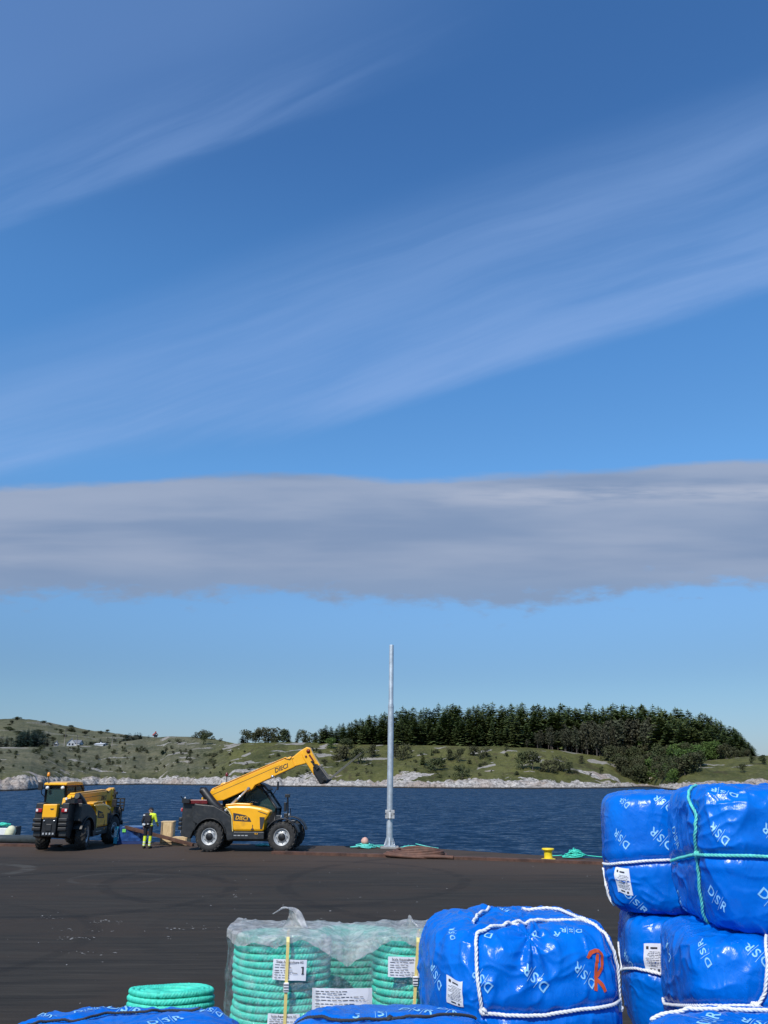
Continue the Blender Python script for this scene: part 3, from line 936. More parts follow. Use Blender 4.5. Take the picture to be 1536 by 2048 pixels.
for _ in range(60):
    px = random.uniform(1270, 1505)
    py = np.interp(px, [1290, 1380, 1500], [1500, 1498, 1500]) + random.uniform(-8, 14)
    Y = rowpoint(px, py) + random.uniform(0, 10)
    hpx = random.uniform(22, 44) * float(np.interp(px, [1270, 1420, 1470, 1505], [1, .9, .6, .4]))
    plant('leafy' if px < 1440 and random.random() < .4 else 'dull', px, Y, hpx / 1600 * Y * 1.05, random.uniform(.9, 1.3), 'leafy tree high on the slope right under the spruces of the right end', 'tree', 'upper leafy trees below the wood')
# named clumps on the grass
def bush(px, py, hpx, wide=1.0, kind='bush', label=None, group=None, cat='bush'):
    Y = rowpoint(px, py)
    return plant(kind, px, Y, hpx / 1600 * Y * 1.05, wide, label, cat, group)
for px, py, hp, wd, kd, lab, grp in (
    (690, 1523, 30, 1.3, 'bush', 'dark round bush left of the long fork blade tip, above the shore rocks', None),
    (716, 1528, 30, 1.1, 'bush', 'dark bush right behind the tip of the long fork blade', None),
    (676, 1520, 22, 1.1, 'bush', 'smaller brown bush on the slope, leftmost of the three near the fork blade', None),
    (745, 1515, 24, 1.1, 'bush', 'brown bush close to the left of the steel pole', None),
    (806, 1520, 32, .9, 'bush', 'tall dark bush touching the right of the steel pole', None),
    (790, 1516, 26, .9, 'bush', 'dark bush half hidden by the steel pole', None),
    (864, 1512, 14, .9, 'spruce', 'tiny lone spruce on the open grass right of the steel pole', None),
    (883, 1535, 24, .9, 'spruce', 'small dark spruce in the low thicket on the open grass', None),
    (846, 1530, 24, 1.0, 'spruce', 'small spruce at the left of the low thicket on the open grass', None),
    (870, 1541, 22, 1.8, 'bush', 'wide dark green bush in the low thicket on the open grass', None),
    (898, 1522, 22, .9, 'bush', 'round grey green bush above the low thicket', None),
    (917, 1524, 24, .8, 'bush', 'narrow upright bush right of the low thicket', None),
    (924, 1558, 26, 1.2, 'bush', 'green bush standing low down just above the pale shore rocks', None),
    (950, 1512, 18, 1.4, 'bush', 'yellowish bush at the foot of the wood', None),
    (968, 1516, 20, 1.2, 'bush', 'loose yellowish bush by the foot of the wood, beside the first', None),
    (1045, 1538, 30, 1.1, 'bush', 'brown bush at the left of the wide brown thicket', None),
    (1066, 1540, 34, 1.0, 'bush', 'tallest brown bush of the wide brown thicket', None),
    (1098, 1545, 24, 1.4, 'bush', 'low brown bush before the grey boulders of the brown thicket', None),
    (1120, 1543, 28, 1.0, 'bush', 'brown bush right of the grey boulders', None),
    (1140, 1548, 22, 1.0, 'bush', 'last brown bush at the right of the brown thicket', None),
    (1164, 1528, 16, .9, 'bush', 'small round bush alone on the grass before the bare-stemmed pines', None),
    (1506, 1527, 14, 1.1, 'bush', 'small green bush on the right headland behind the blue bales', None),
    (1485, 1545, 16, 1.1, 'bush', 'olive bush on the headland slope above the tall blue bale', None),
    (1530, 1530, 18, 1.1, 'bush', 'dark bush at the right edge of the headland', None),
    (695, 1500, 22, 1.5, 'bush', 'dark bush under the left end of the wood', None),
    (660, 1497, 20, 1.4, 'leafy', 'bright shrub at the very left foot of the wood', None)):
    bush(px, py, hp, wd, kd, lab, grp, 'tree' if kd == 'spruce' else 'bush')
# skyline clump left of the wood
for px, hp, wd in ((482, 14, 1.2), (492, 22, .9), (503, 18, 1.3), (515, 24, 1.0), (527, 26, 1.0), (540, 26, 1.0), (552, 26, .9), (563, 22, 1.0), (574, 22, .9), (592, 18, 1.0), (604, 22, .9), (617, 18, 1.1), (630, 18, 1.1), (640, 24, 1.1), (650, 30, 1.0)):
    Y = dcrest(px) + random.uniform(2, 8)
    kd = random.choice(['bush', 'bush', 'dull', 'spruce'])
    plant(kd, px, Y, hp * 1.12 / 1600 * Y * 1.05, wd * (1.5 if kd == 'spruce' else 1.15), 'small dark tree in the broken row on the skyline above the yellow boom' if px < 580 else 'small tree in the gap between the broken skyline row and the wood', 'tree',
          'skyline row above the boom' if px < 580 else 'trees at the left foot of the wood')
# heath on the left: scattered juniper and scrub
for _ in range(120):
    px = random.uniform(-20, 440); py = random.uniform(1500, 1550) if random.random() < .75 else random.uniform(1482, 1505)
    if py < np.interp(px, ctl[:, 0], ctl[:, 3]) + 3: continue
    bush(px, py, random.uniform(3.5, 9), random.uniform(.9, 1.6), 'bush', 'low dark juniper bush scattered on the pale heath across the water', 'juniper bushes on the heath')
for _ in range(115):
    px = random.uniform(430, 1250); py = random.uniform(1500, 1556)
    if py < np.interp(px, ctl[:, 0], ctl[:, 3]) + 4: continue
    bush(px, py, random.uniform(3, 8), random.uniform(1.0, 1.8), 'bush', 'low tuft of scrub on the green slope above the shore rocks', 'scrub on the green slope')
for px, hp, wd in ((386, 12, 1.1), (397, 15, .9), (405, 17, 1.0), (414, 12, 1.1), (422, 7, 1.3), (437, 6, 1.2), (404, 24, .8)):
    py = np.interp(px, ctl[:, 0], ctl[:, 3]) + (14 if hp == 24 else 2)
    bush(px, py, hp, wd, 'bush', 'small round tree on the bare heath skyline above the red lamp bar' if hp != 24 else 'dark tree standing lower on the heath below the skyline clump', None if hp == 24 else 'heath skyline clump', 'tree')
# spruce plantation and trees about the far house
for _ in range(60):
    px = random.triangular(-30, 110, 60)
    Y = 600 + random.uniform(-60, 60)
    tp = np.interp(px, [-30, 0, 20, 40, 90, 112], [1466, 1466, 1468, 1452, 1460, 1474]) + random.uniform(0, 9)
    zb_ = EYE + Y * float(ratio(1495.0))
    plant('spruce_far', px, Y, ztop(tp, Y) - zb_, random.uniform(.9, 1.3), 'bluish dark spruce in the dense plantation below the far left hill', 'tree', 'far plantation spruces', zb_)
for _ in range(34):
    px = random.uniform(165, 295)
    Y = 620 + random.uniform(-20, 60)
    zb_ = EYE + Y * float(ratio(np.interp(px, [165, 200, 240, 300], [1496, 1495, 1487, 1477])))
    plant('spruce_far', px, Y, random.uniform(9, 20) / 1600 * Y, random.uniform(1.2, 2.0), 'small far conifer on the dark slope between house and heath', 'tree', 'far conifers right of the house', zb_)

for _ in range(46):
    px = random.uniform(-10, 300); f_ = random.uniform(.25, .97)
    Y = 640 + 520 * f_
    yc_ = np.interp(px, fc[:, 0], fc[:, 1])
    zb_ = EYE + Y * (float(rb) + (float(ratio(yc_)) - float(rb)) * f_ ** .8)
    plant('dull', px, Y, random.uniform(3.5, 9) / 1600 * Y, random.uniform(1.4, 3.0), 'dark scrub clump dotted over the farthest hill on the left', 'bush', 'scrub on the far hill', zb_)
# ------------------------------------------------------------------ far buildings and poles
def house(px, py, Y, wd, dp, hw, hr, rz, label, wall, roof, name='house'):
    r_ = empty(name, P(px, py, Y), rz)
    tag(r_, label, 'house')
    wl = MB().box((0, 0, hw / 2), (wd, dp, hw))
    wl.prism([(-wd / 2, hw), (wd / 2, hw), (0, hw + hr)], -dp / 2, dp / 2)
    wl.build('wall', wall, r_)
    e = .35
    rf = MB()
    for s in (-1, 1):
        n_ = Vector((s * hr, 0, wd / 2)).normalized() * .08
        p0, p1 = Vector((0, 0, hw + hr)) + n_, Vector((s * (wd / 2 + e), 0, hw - e * hr / (wd / 2))) + n_
        vs = [Vector((p.x, y_, p.z)) for p in (p0, p1) for y_ in (-dp / 2 - e, dp / 2 + e)]
        vs += [q - Vector((0, 0, -.16)) for q in vs]
        rf.add(vs, [(0, 1, 3, 2), (4, 6, 7, 5), (0, 4, 5, 1), (2, 3, 7, 6), (0, 2, 6, 4), (1, 5, 7, 3)])
    ro = rf.build('roof', roof, r_)
    MB().box((wd * .1, dp * .1, hw + hr + .3), (.7, .7, 1.2)).build('chimney', roof, ro)
    for i in range(2):
        wn = MB().box((-wd * .22 + wd * .44 * i, -dp / 2 - .03, hw * .55), (1.0, .08, 1.2))
        wn.build('window', M['black'], r_)
    return r_
house(141, 1492.5, 560, 4.6, 6, 2.2, 2.4, R(24), 'white gabled house with grey roof between the plantation and the heath', M['hwall'], M['hroof'])
house(154, 1492.5, 575, 5, 6, 1.9, 2.0, R(80), 'long white house wing under a grey roof, right behind the gabled house', M['hwall'], M['hroof'])
house(112, 1492.5, 560, 2.2, 3, 1.6, 1.2, R(10), 'small pale shed at the right edge of the spruce plantation', M['hwall'], M['hroof'], 'shed')
house(202, 1492.5, 560, 5, 7, 1.1, .7, R(70), 'low pale barn roof in the dark trees right of the house', M['hwall'], M['hwall'], 'barn')
house(310, 1474.5, 500, 2.2, 2.6, 1.4, 1.1, R(30), 'tiny white and red cabin alone on the heath skyline', M['hwall'], M['cabin_red'], 'cabin')
for px, y0, y1, lab in ((128, 1493, 1457, 'tall grey wooden utility pole left of the white house'), (153, 1492, 1470, 'shorter thin utility pole right above the white house'), (224, 1490, 1472, 'thin utility pole on the heath right of the barn')):
    a_ = P(px, y0, 545)
    hh = P(px, y1, 545).z - a_.z
    pr = tag(empty('utility_pole', a_), lab, 'utility pole')
    MB().tube([(0, 0, -1), (0, 0, hh)], [.24, .17], 8).build('pole', M['grey_wood'], pr)
    MB().box((0, 0, hh - .8), (2.2, .14, .16)).build('crossarm', M['grey_wood'], pr)

# ================================================================== THINGS ON THE QUAY
# ------------------------------------------------------------------ telehandlers (X forward, Y left, Z up; origin between the wheels' rear axle)
def ang_m(c, a):
    """frame with x along the boom, raised by a, at point c of the XZ plane"""
    return Matrix.Translation(Vector(c)) @ Matrix.Rotation(-a, 4, 'Y')
def make_wheel(parent, x, y, steer=0.0, side=-1):
    R_, W_ = .61, .44
    tyre = MB()
    prof = [(.34, -.17), (.36, -.20), (.47, -.215), (.555, -.20), (.585, -.15), (.588, 0), (.585, .15), (.555, .20), (.47, .215), (.36, .20), (.34, .17)]
    tyre.lathe(prof, (0, 0, 0), (0, 1, 0), 40)
    for k in range(20):                        # chevron lugs
        for s in (-1, 1):
            a = (k + (.5 if s > 0 else 0)) / 20 * 2 * math.pi
            pts = []
            for (yy_, da, r0, r1) in ((0.0, -.10, .580, .615), (s * .12, .02, .58, .613), (s * .215, .17, .545, .585)):
                for wd in (-.055, .055):
                    for rr in (r0, r1):
                        t_ = a + da + wd
                        pts.append((rr * math.sin(t_), yy_, rr * math.cos(t_)))
            fs = []
            for q in (0, 4):
                fs += [(q + 1, q + 3, q + 7, q + 5), (q, q + 4, q + 5, q + 1)[::-1], (q + 2, q + 3, q + 7, q + 6)]
            fs += [(0, 1, 3, 2), (8, 10, 11, 9)]
            tyre.add(pts, fs)
    wl = tyre.build('wheel', M['rubber'], parent)
    wl.location = (x, y, R_)
    wl.rotation_euler = (0, random.uniform(0, 1), steer)
    o_ = side * .11
    rim = MB().lathe([(.345, o_ + side * .065), (.325, o_ + side * .075), (.30, o_ + side * .02), (.27, o_ - side * .01), (.20, o_ + side * .0), (.19, o_ + side * .03), (.0, o_ + side * .03)], (0, 0, 0), (0, 1, 0), 32)
    rim.lathe([(.345, -o_ - side * .065), (.31, -o_ - side * .05), (.29, 0), (.0, 0)], (0, 0, 0), (0, 1, 0), 32)
    rim.build('rim', M['rim'], wl)
    hub = MB().lathe([(.155, o_ - side * .02), (.155, o_ + side * .05), (.12, o_ + side * .075), (.0, o_ + side * .08)], (0, 0, 0), (0, 1, 0), 20)
    for k in range(8):
        a = k / 8 * 6.283
        hub.lathe([(.018, o_ + side * .02), (.018, o_ + side * .05), (0, o_ + side * .05)], (.225 * math.sin(a), 0, .225 * math.cos(a)), (0, 1, 0), 6)
    hub.build('hub', M['black'], wl)
    return wl
def fender(parent, x, y0, y1, r=.70, a0=20, a1=165, zc=.61):
    out = [(x + (r + .045) * math.cos(R(a)), zc + (r + .045) * math.sin(R(a))) for a in np.linspace(a0, a1, 16)]
    inn = [(x + r * math.cos(R(a)), zc + r * math.sin(R(a))) for a in np.linspace(a1, a0, 16)]
    MB().prism(out + inn, y0, y1).build('mudguard', M['black'], parent, bevel=.012)

def telehandler(name, loc, rz, label, boom_a, boom_len, head_a, carriage_a, group=None, steer=(0, 0), forks=True, tall_guard=False):
    t_ = tag(empty(name, loc, rz), label, 'telehandler')
    # chassis: rear body, belly and front frame
    ch = MB()
    rear = [(-1.38, .62), (-1.36, 1.95), (-1.10, 1.98), (-.62, 1.90), (.10, 1.84), (.55, 1.62), (.98, 1.36), (1.02, .50), (.78, .46), (.70, .70)] + \
           [(.73 * math.cos(R(a)), .61 + .73 * math.sin(R(a))) for a in range(12, 172, 14)] + [(-.95, .50)]
    side_ = [(-.80, 1.20), (-.74, 1.93), (-.62, 1.90), (.10, 1.84), (.55, 1.62), (.98, 1.36), (1.02, .50), (.78, .46), (.70, .70)] + \
            [(.73 * math.cos(R(a)), .61 + .73 * math.sin(R(a))) for a in range(12, 152, 14)]
    ch.prism(side_, -1.03, -.72)
    ch.prism(side_, .72, 1.03)
    rr_ = [(-1.38, .62), (-1.36, 1.95), (-1.10, 1.98), (-.62, 1.90), (-.62, 1.25), (-.78, .9), (-.95, .50)]
    ch.prism(rr_, -.72, -.40); ch.prism(rr_, .40, .72)
    ch.prism([(-1.30, .70), (-1.30, 1.78), (.3, 1.62), (2.3, 1.15), (3.5, 1.05), (3.55, .55), (2.6, .40), (.6, .40), (-.6, .55)], -.55, .55)
    ch.box((1.66, -.80, .66), (1.40, .44, .30))
    ch.box((1.66, .78, .66), (1.40, .48, .34))
    ch.box((0, 0, .61), (.22, 1.5, .26)); ch.box((3.12, 0, .61), (.22, 1.5, .26))
    ch.box((3.35, 0, .95), (.5, 1.5, .22))
    ch.build('chassis', M['dark'], t_, bevel=.025)
    # bumper and tow plate at the back
    bp = MB()
    for s in (-1, 1):
        for zz_ in (.92, 1.10, 1.28):
            bp.box((-1.42, s * .56, zz_), (.16, .38, .145))
    bp.box((-1.46, 0, 1.02), (.10, .62, .78))
    bp.box((-1.50, 0, .98), (.10, .26, .30))
    bp.build('rear_bumper', M['black'], t_, bevel=.03)
    for yy_ in (-.22, -.08, .06, .20):
        MB().box((-1.525, yy_, .74), (.04, .07, .075)).build('hitch_pin', M['chrome'], t_)
    for s in (-1, 1):
        MB().lathe([(.03, 0), (.03, .05), (0, .05)], (-1.51, s * .22, 1.25), (-1, 0, 0), 10).build('bolt', M['chrome'], t_)
    # yellow panel box over the rear axle
    bx = MB().box((-1.36, .05, 1.62), (.30, .62, .58))
    bxo = bx.build('radiator_box', M['yellow'], t_, bevel=.03)
    MB().prism([(-.05 - .09, 1.74), (-.05 + .09, 1.74), (-.05 + .05, 1.685), (-.05 - .05, 1.685)], -.004, .004, M=Matrix.Translation((-1.514, 0, 0)) @ Matrix.Rotation(R(90), 4, 'Z')).build('badge', M['ink'], bxo)
    MB().box((-1.513, .05, 1.39), (.006, .60, .018)).build('seam', M['ink'], bxo)
    for s in (-1, 1):
        tl = MB().box((-1.395, s * .56, 1.66), (.10, .26, .15)).build('tail_light', M['redlens'], t_, bevel=.02)
        MB().box((-1.447, s * .56 + s * .07, 1.67), (.012, .09, .10)).build('lens', M['white'], tl)
    MB().box((-.72, -.74, 1.99), (.95, .14, .17)).build('red_side_bar', M['dred'], t_, bevel=.02)
    # engine cover on the right
    y0, y1 = -1.05, -.48
    body = [(.57, 1.83), (1.10, 1.86), (1.70, 1.85), (2.20, 1.77), (2.62, 1.63), (2.52, 1.44), (2.38, 1.24), (2.35, .83), (1.01, .83), (.93, 1.42), (.80, 1.62)]
    ec = MB().prism(body, y0, y1)
    eco = ec.build('engine_cover', M['yellow'], t_, bevel=.09)
    top_ = [(.60, 1.84), (1.10, 1.87), (1.72, 1.86), (1.70, 1.93), (1.1, 1.95), (.62, 1.90)]
    MB().prism(top_, -.98, -.55).build('cover_lid', M['yellow'], eco, bevel=.04)
    gm = MB().prism([(2.15, 1.40), (2.37, 1.39), (2.28, .92), (2.19, .92)], y0 - .006, y0 + .01); gm.prism([(2.05, 1.62), (2.12, 1.63), (2.48, 1.52), (2.44, 1.495)], y0 - .006, y0 + .01)
    gm.build('grille', M['ink'], eco)
    pn = MB().prism([(.99, 1.56), (1.25, 1.52), (1.55, 1.46), (1.72, 1.36), (1.80, 1.20), (1.02, 1.24)], y0 - .005, y0 + .01)
    pn.build('name_plate', M['ink'], eco)
    lt = MB(); letters(lt, "DIECI", .22, plane_m((1.36, y0 - .012, 1.345), (1, 0, -.08), (0, 0, 1)), bold=.02, shear=.25)
    lt.build('lettering', M['yellow'], eco)
    lt = MB(); letters(lt, "45.8", .085, plane_m((2.02, -1.024, .73), (1, 0, 0), (0, 0, 1)), bold=.01); lt.build('model_number', M['yellow'], t_)
    lt = MB()
    for i in range(4):
        lt.box((1.12 + .16 * i, -1.024, .66), (.12, .006, .035))
    lt.build('data_strip', M['rim'], t_)
    pb = MB().box((1.86, y0 - .004, .99), (.03, .006, .20)); pb.box((1.82, y0 - .004, .91), (.035, .006, .07), Matrix.Rotation(R(20), 3, 'Y')); pb.box((1.90, y0 - .004, .91), (.035, .006, .07), Matrix.Rotation(R(-20), 3, 'Y'))
    pb.build('warning_mark', M['ink'], eco)
    edge_ = MB().tube([(.56, y0 - .0, 1.79), (.80, y0, 1.63), (.93, y0, 1.43), (1.0, y0, .86), (1.02, y0, .83)], .022, 6)
    edge_.build('light_edge', M['strap'], eco)
    # wheels and mudguards
    for x, st_ in ((0, steer[0]), (3.13, steer[1])):
        for s in (-1, 1):
            make_wheel(t_, x, s * .88, st_, s)
            if x: fender(t_, x, s * .66, s * 1.08, a0=14, a1=150)
    fender(t_, 0, -1.10, -.70, a0=10, a1=160); fender(t_, 0, .70, 1.10, a0=10, a1=160)
    # cab on the left
    cy0, cy1 = .18, 1.10
    cabp = [(.22, 1.15), (.16, 2.60), (1.72, 2.64), (2.08, 2.36), (2.58, 1.70), (2.52, 1.15)]
    cb = MB()
    for yy_ in (cy0, cy1):
        for i in range(len(cabp)):
            a_, b_ = cabp[i], cabp[(i + 1) % len(cabp)]
            cb.tube([(a_[0], yy_, a_[1]), (b_[0], yy_, b_[1])], .05, 8)
        cb.tube([(1.15, yy_, 1.2), (1.12, yy_, 2.60)], .045, 8)
    for a_ in cabp:
        cb.tube([(a_[0], cy0, a_[1]), (a_[0], cy1, a_[1])], .05, 8)
    cb.prism([(.22, .75), (.20, 1.62), (2.55, 1.55), (2.5, .75)], cy0 + .02, cy1 + .03)
    cb.box((.85, .65, 1.85), (.45, .48, .5)); cb.box((.70, .65, 2.25), (.14, .44, .62)); cb.box((2.1, .65, 1.8), (.3, .6, .4))
    cab = cb.build('cab', M['black'], t_)
    gp = MB()
    for yy_ in (cy0, cy1):
        gp.prism(cabp[1:5] + [(2.5, 1.56), (.2, 1.6)], yy_ - .008, yy_ + .008)
    gp.box((.19, (cy0 + cy1) / 2, 2.15), (.012, cy1 - cy0 - .1, 1.05))
    gl = MB()
    for p_, q_ in ((cabp[2], cabp[3]), (cabp[3], cabp[4])):
        gl.add([(p_[0], cy0 + .04, p_[1]), (p_[0], cy1 - .04, p_[1]), (q_[0], cy1 - .04, q_[1]), (q_[0], cy0 + .04, q_[1])], [(0, 1, 2, 3)])
    gp.build('side_windows', M['glass'], cab); gl.build('windscreen', M['glass'], cab)
    rf = MB().prism([(.02, 2.65), (.0, 2.71), (.10, 2.77), (1.0, 2.81), (1.70, 2.78), (1.84, 2.69), (1.78, 2.65)], cy0 - .06, cy1 + .06)
    rf.build('roof', M['yellow'], cab, bevel=.03)
    MB().prism([(1.70, 2.69), (1.72, 2.78), (2.02, 2.67), (2.20, 2.46), (2.12, 2.42), (1.96, 2.60)], cy0, cy1).build('sun_visor', M['black'], cab, bevel=.02)
    wk = MB()
    for yy_ in (.28, .98):
        wk.lathe([(.0, -.03), (.075, -.03), (.075, .04), (0, .045)], (.02, yy_, 2.55), (-1, 0, -.15), 12)
    wk.build('work_light', M['white'], cab)
    bcn = MB().tube([(.05, .96, 2.70), (.02, 1.0, 3.05)], .02, 6).build('beacon_post', M['black'], cab)
    MB().lathe([(.055, 0), (.065, .03), (.055, .15), (.02, .17), (0, .17)], (.02, 1.0, 3.04), (0, 0, 1), 12).build('beacon', M['amber'] if not forks or tall_guard else M['dred'], bcn)
    mi_ = MB().tube([(2.2, 1.0, 2.2), (2.35, 1.28, 2.55), (2.35, 1.30, 2.75)], .02, 6); mi_.box((2.36, 1.32, 2.62), (.05, .20, .36))
    mi_.tube([(.3, 1.0, 2.0), (.0, 1.22, 2.3), (-.05, 1.26, 2.7)], .022, 6); mi_.box((-.05, 1.28, 2.62), (.06, .20, .34))
    mi_.build('left_mirrors', M['black'], t_, bevel=.01)
    mr = MB().tube([(3.32, -.86, 1.2), (3.34, -.92, 1.6), (3.30, -.90, 2.3)], .035, 8); mr.box((3.22, -.92, 1.80), (.09, .22, .36)); mr.box((3.30, -.92, 2.25), (.20, .14, .13)); mr.tube([(3.44, -.9, 1.35), (3.44, -.9, 1.75)], .02, 6)
    mr.build('front_mirror', M['black'], t_, bevel=.015)
    for s in (-1, 1):
        hl = MB().box((2.92, s * .80, 1.38), (.20, .20, .17)).build('headlight', M['dark'], t_, bevel=.02)
        MB().lathe([(.07, 0), (.07, .02), (0, .025)], (3.02, s * .80, 1.39), (1, 0, 0), 12).build('lens', M['white'], hl)
    MB().box((3.55, -.75, 1.22), (.20, .30, .10)).build('front_bracket', M['dark'], t_, bevel=.02)
    ar = MB().tube([(-1.20, -.75, 1.95), (-1.45, -.82, 2.22)], .018, 6); ar.box((-1.30, -.70, 2.05), (.10, .12, .16)); ar.box((-1.18, -.72, 2.02), (.34, .4, .16))
    ar.build('rear_fittings', M['black'], t_)
    MB().box((-1.33, -.55, 2.13), (.05, .07, .10)).build('rear_lamp', M['white'], t_)
    # boom
    piv = (-.66, 0, 2.02)
    B = ang_m(piv, boom_a)
    by0, by1 = -.42, -.06
    L = boom_len
    bm_ = MB()
    low = [(-.02, -.16), (.25, -.18), (.95, -.36), (1.9, -.34), (2.02, -.42), (2.28, -.42), (2.45, -.30), (L - .7, -.26), (L - .7, .235), (.55, .24), (.42, .14), (.05, .12)]
    bm_.prism(low, by0, by1, M=B)
    boom = bm_.build('boom', M['yellow'], t_, bevel=.03)
    up = MB().prism([(.50, .242), (L - .9, .242), (L - .95, .30), (.62, .30)], by0 + .06, by1 - .06, M=B)
    up.build('boom_top_rail', M['yellow'], boom, bevel=.015)
    ln = MB().prism([(.55, .03), (L - 1.3, .045), (L - 1.3, .062), (.55, .05)], by0 - .004, by0 + .004, M=B)
    ln.tube([B @ Vector((.7, by0 - .01, .255)), B @ Vector((L * .5, by0 - .012, .26)), B @ Vector((L - 1.0, by0 - .012, .26))], .012, 6)
    ln.tube([B @ Vector((L - 1.0, by0 - .012, .26)), B @ Vector((L - .8, by0 - .02, .12)), B @ Vector((L - .62, by0 - .02, .20))], .014, 6)
    ln.build('hydraulic_line', M['ink'], boom)
    lt = MB(); letters(lt, "DIECI", .26, B @ plane_m((L - 1.28, by0 - .008, -.085), (1, 0, 0), (0, 0, 1)), bold=.022, shear=.22)
    lt.build('lettering', M['ink'], boom)
    pinz = MB()
    for (x, z) in ((2.15, -.33), (L - 1.75, -.27)):
        c_ = B @ Vector((x, by0 - .02, z))
        pinz.lathe([(.07, 0), (.07, .03), (0, .03)], c_, (0, -1, 0), 12)
    pinz.build('pivot_pin', M['steel'], boom)
    # inner section and bent head
    N_ = B @ Vector((L - .3, 0, .02))
    inn = MB().prism([(L - 1.0, -.19), (L - .25, -.30), (L + .12, -.27), (L + .20, .10), (L + .05, .33), (L - .22, .30), (L - .6, .19), (L - 1.0, .17)], by0 + .05, by1 - .05, M=B)
    inno = inn.build('inner_boom', M['yellow'], boom, bevel=.03)
    H = ang_m(B @ Vector((L + .0, 0, .10)), head_a)
    hd = MB().prism([(-.06, -.24), (.10, -.26), (.70, -.21), (.98, -.20), (1.12, -.08), (1.18, .10), (1.05, .20), (.98, .14), (.80, .25), (.15, .22), (-.10, .24), (-.22, .12), (-.22, -.1)], by0 + .02, by1 - .02, M=H)
    head = hd.build('boom_head', M['yellow'], boom, bevel=.04)
    for (x, z, r_) in ((-.02, .10, .085), (.95, -.05, .06), (.12, -.10, .045)):
        MB().lathe([(r_, 0), (r_, .035), (0, .035)], H @ Vector((x, by0 + .02, z)), (0, -1, 0), 12).build('head_pin', M['dred'], head)
    MB().prism([(.15, .02), (.50, .06), (.50, .12), (.12, .10)], by0 + .012, by0 + .02, M=H).build('warning_mark', M['dred'], head)
    C_ = H @ Vector((1.12, 0, 0))
    K = ang_m(C_, carriage_a)                  # x = fork direction, z = up the carriage
    yc = (by0 + by1) / 2
    ca = MB()
    ca.box((0, 0, 0), (.01, .01, .01))
    ca.v.clear(); ca.f.clear(); ca.mi.clear(); ca.sm.clear(); ca.k = 0
    for zz_ in (-.28, .28):
        ca.prism([(.10, zz_ - .07), (.24, zz_ - .07), (.24, zz_ + .07), (.10, zz_ + .07)], yc - .60, yc + .60, M=K)
    for yy_ in (-.5, -.16, .16, .5):
        ca.prism([(-.08, -.36), (.20, -.36), (.20, .38), (-.04, .30)], yc + yy_ - .03, yc + yy_ + .03, M=K)
    ca.prism([(-.14, -.34), (.02, -.44), (.235, -.42), (.235, .44), (.04, .42), (-.10, .20)], yc - .46, yc + .46, M=K)
    ca.prism([(.16, -.42), (.26, -.42), (.26, -.34), (.16, -.34)], yc - .60, yc + .60, M=K)
    car = ca.build('fork_carriage', M['black'], boom, bevel=.012)
    gd = MB()
    gh = .80 if tall_guard else .62
    for yy_ in np.linspace(-.6, .6, 7 if tall_guard else 5):
        gd.prism([(.12, .30), (.17, .30), (.17, gh), (.12, gh)], yc + yy_ - .025, yc + yy_ + .025, M=K)
    for zz_ in ([gh, gh * .78, gh * .6] if tall_guard else [gh, .46]):
        gd.prism([(.11, zz_ - .03), (.18, zz_ - .03), (.18, zz_ + .03), (.11, zz_ + .03)], yc - .63, yc + .63, M=K)
    gd.build('load_guard', M['black'] if not tall_guard else M['dark'], car)
    for yy_ in (-.24, .24):
        fk = MB().prism([(.245, .34), (.285, .34), (.29, -.32), (.32, -.375), (2.05, -.382), (2.05, -.392), (.30, -.415), (.245, -.37)], yc + yy_ - .055, yc + yy_ + .055, M=K)
        fk.build('fork', M['fork'], car)
    # big hose drum / exhaust and lift ram on the right side
    ex = MB().tube([B @ Vector((.18, -.62, .42)), B @ Vector((.30, -.62, .35)), Vector((-.05, -.68, 1.95)), Vector((.30, -.72, 1.66)), Vector((.42, -.74, 1.58))] if boom_a > R(18) else
                   [(-.50, -.64, 2.22), (-.42, -.64, 2.2), (-.05, -.68, 1.95), (.30, -.72, 1.66), (.42, -.74, 1.58)], [.12, .17, .19, .19, .13], 14)
    ex.build('exhaust_silencer', M['black'], t_)
    MB().tube([(.40, -.74, 1.59), (.56, -.78, 1.52)], .085, 12).build('exhaust_tip', M['steel'], t_)
    q1 = B @ Vector((2.15, 0, -.33))
    q0 = Vector((.42, 0, 1.55))
    dv = (q1 - q0)
    rm = MB().tube([q0 + Vector((0, -.50, 0)), q0 + dv * .55 + Vector((0, -.50, 0))], .075, 12)
    rmo = rm.build('lift_ram', M['dark'] if boom_a < R(18) else M['chrome'], t_)
    MB().tube([q0 + dv * .5 + Vector((0, -.50, 0)), q1 + Vector((0, -.50, 0))], .045, 12).build('piston', M['chrome'], rmo)
    MB().tube([q1 + Vector((0, -.56, 0)), q1 + Vector((0, -.1, 0))], .05, 10).build('ram_pin', M['steel'], rmo)
    return t_

rear_c = G(417, 1704) + Vector((0, .0, 0))
hd_ = R(-5.5)
# the nearest wheel face lies 1.1 m to the right of the machine's middle line
rc_ = rear_c + Vector((-math.sin(hd_), math.cos(hd_), 0)) * 1.0
telehandler('telehandler', (rc_.x, rc_.y, 0), hd_, 'yellow telehandler in side view with its long boom raised and forks pointing up', R(22.3), 5.05, R(-59), R(38), steer=(0, 0))
lc_ = G(128, 1700)
telehandler('telehandler', (lc_.x - .22, lc_.y + .3, 0), R(86.5), 'yellow telehandler seen from behind with lowered boom and amber beacon on its cab', R(1.5), 5.0, R(-78), R(0), steer=(R(12), R(-3)), tall_guard=True)

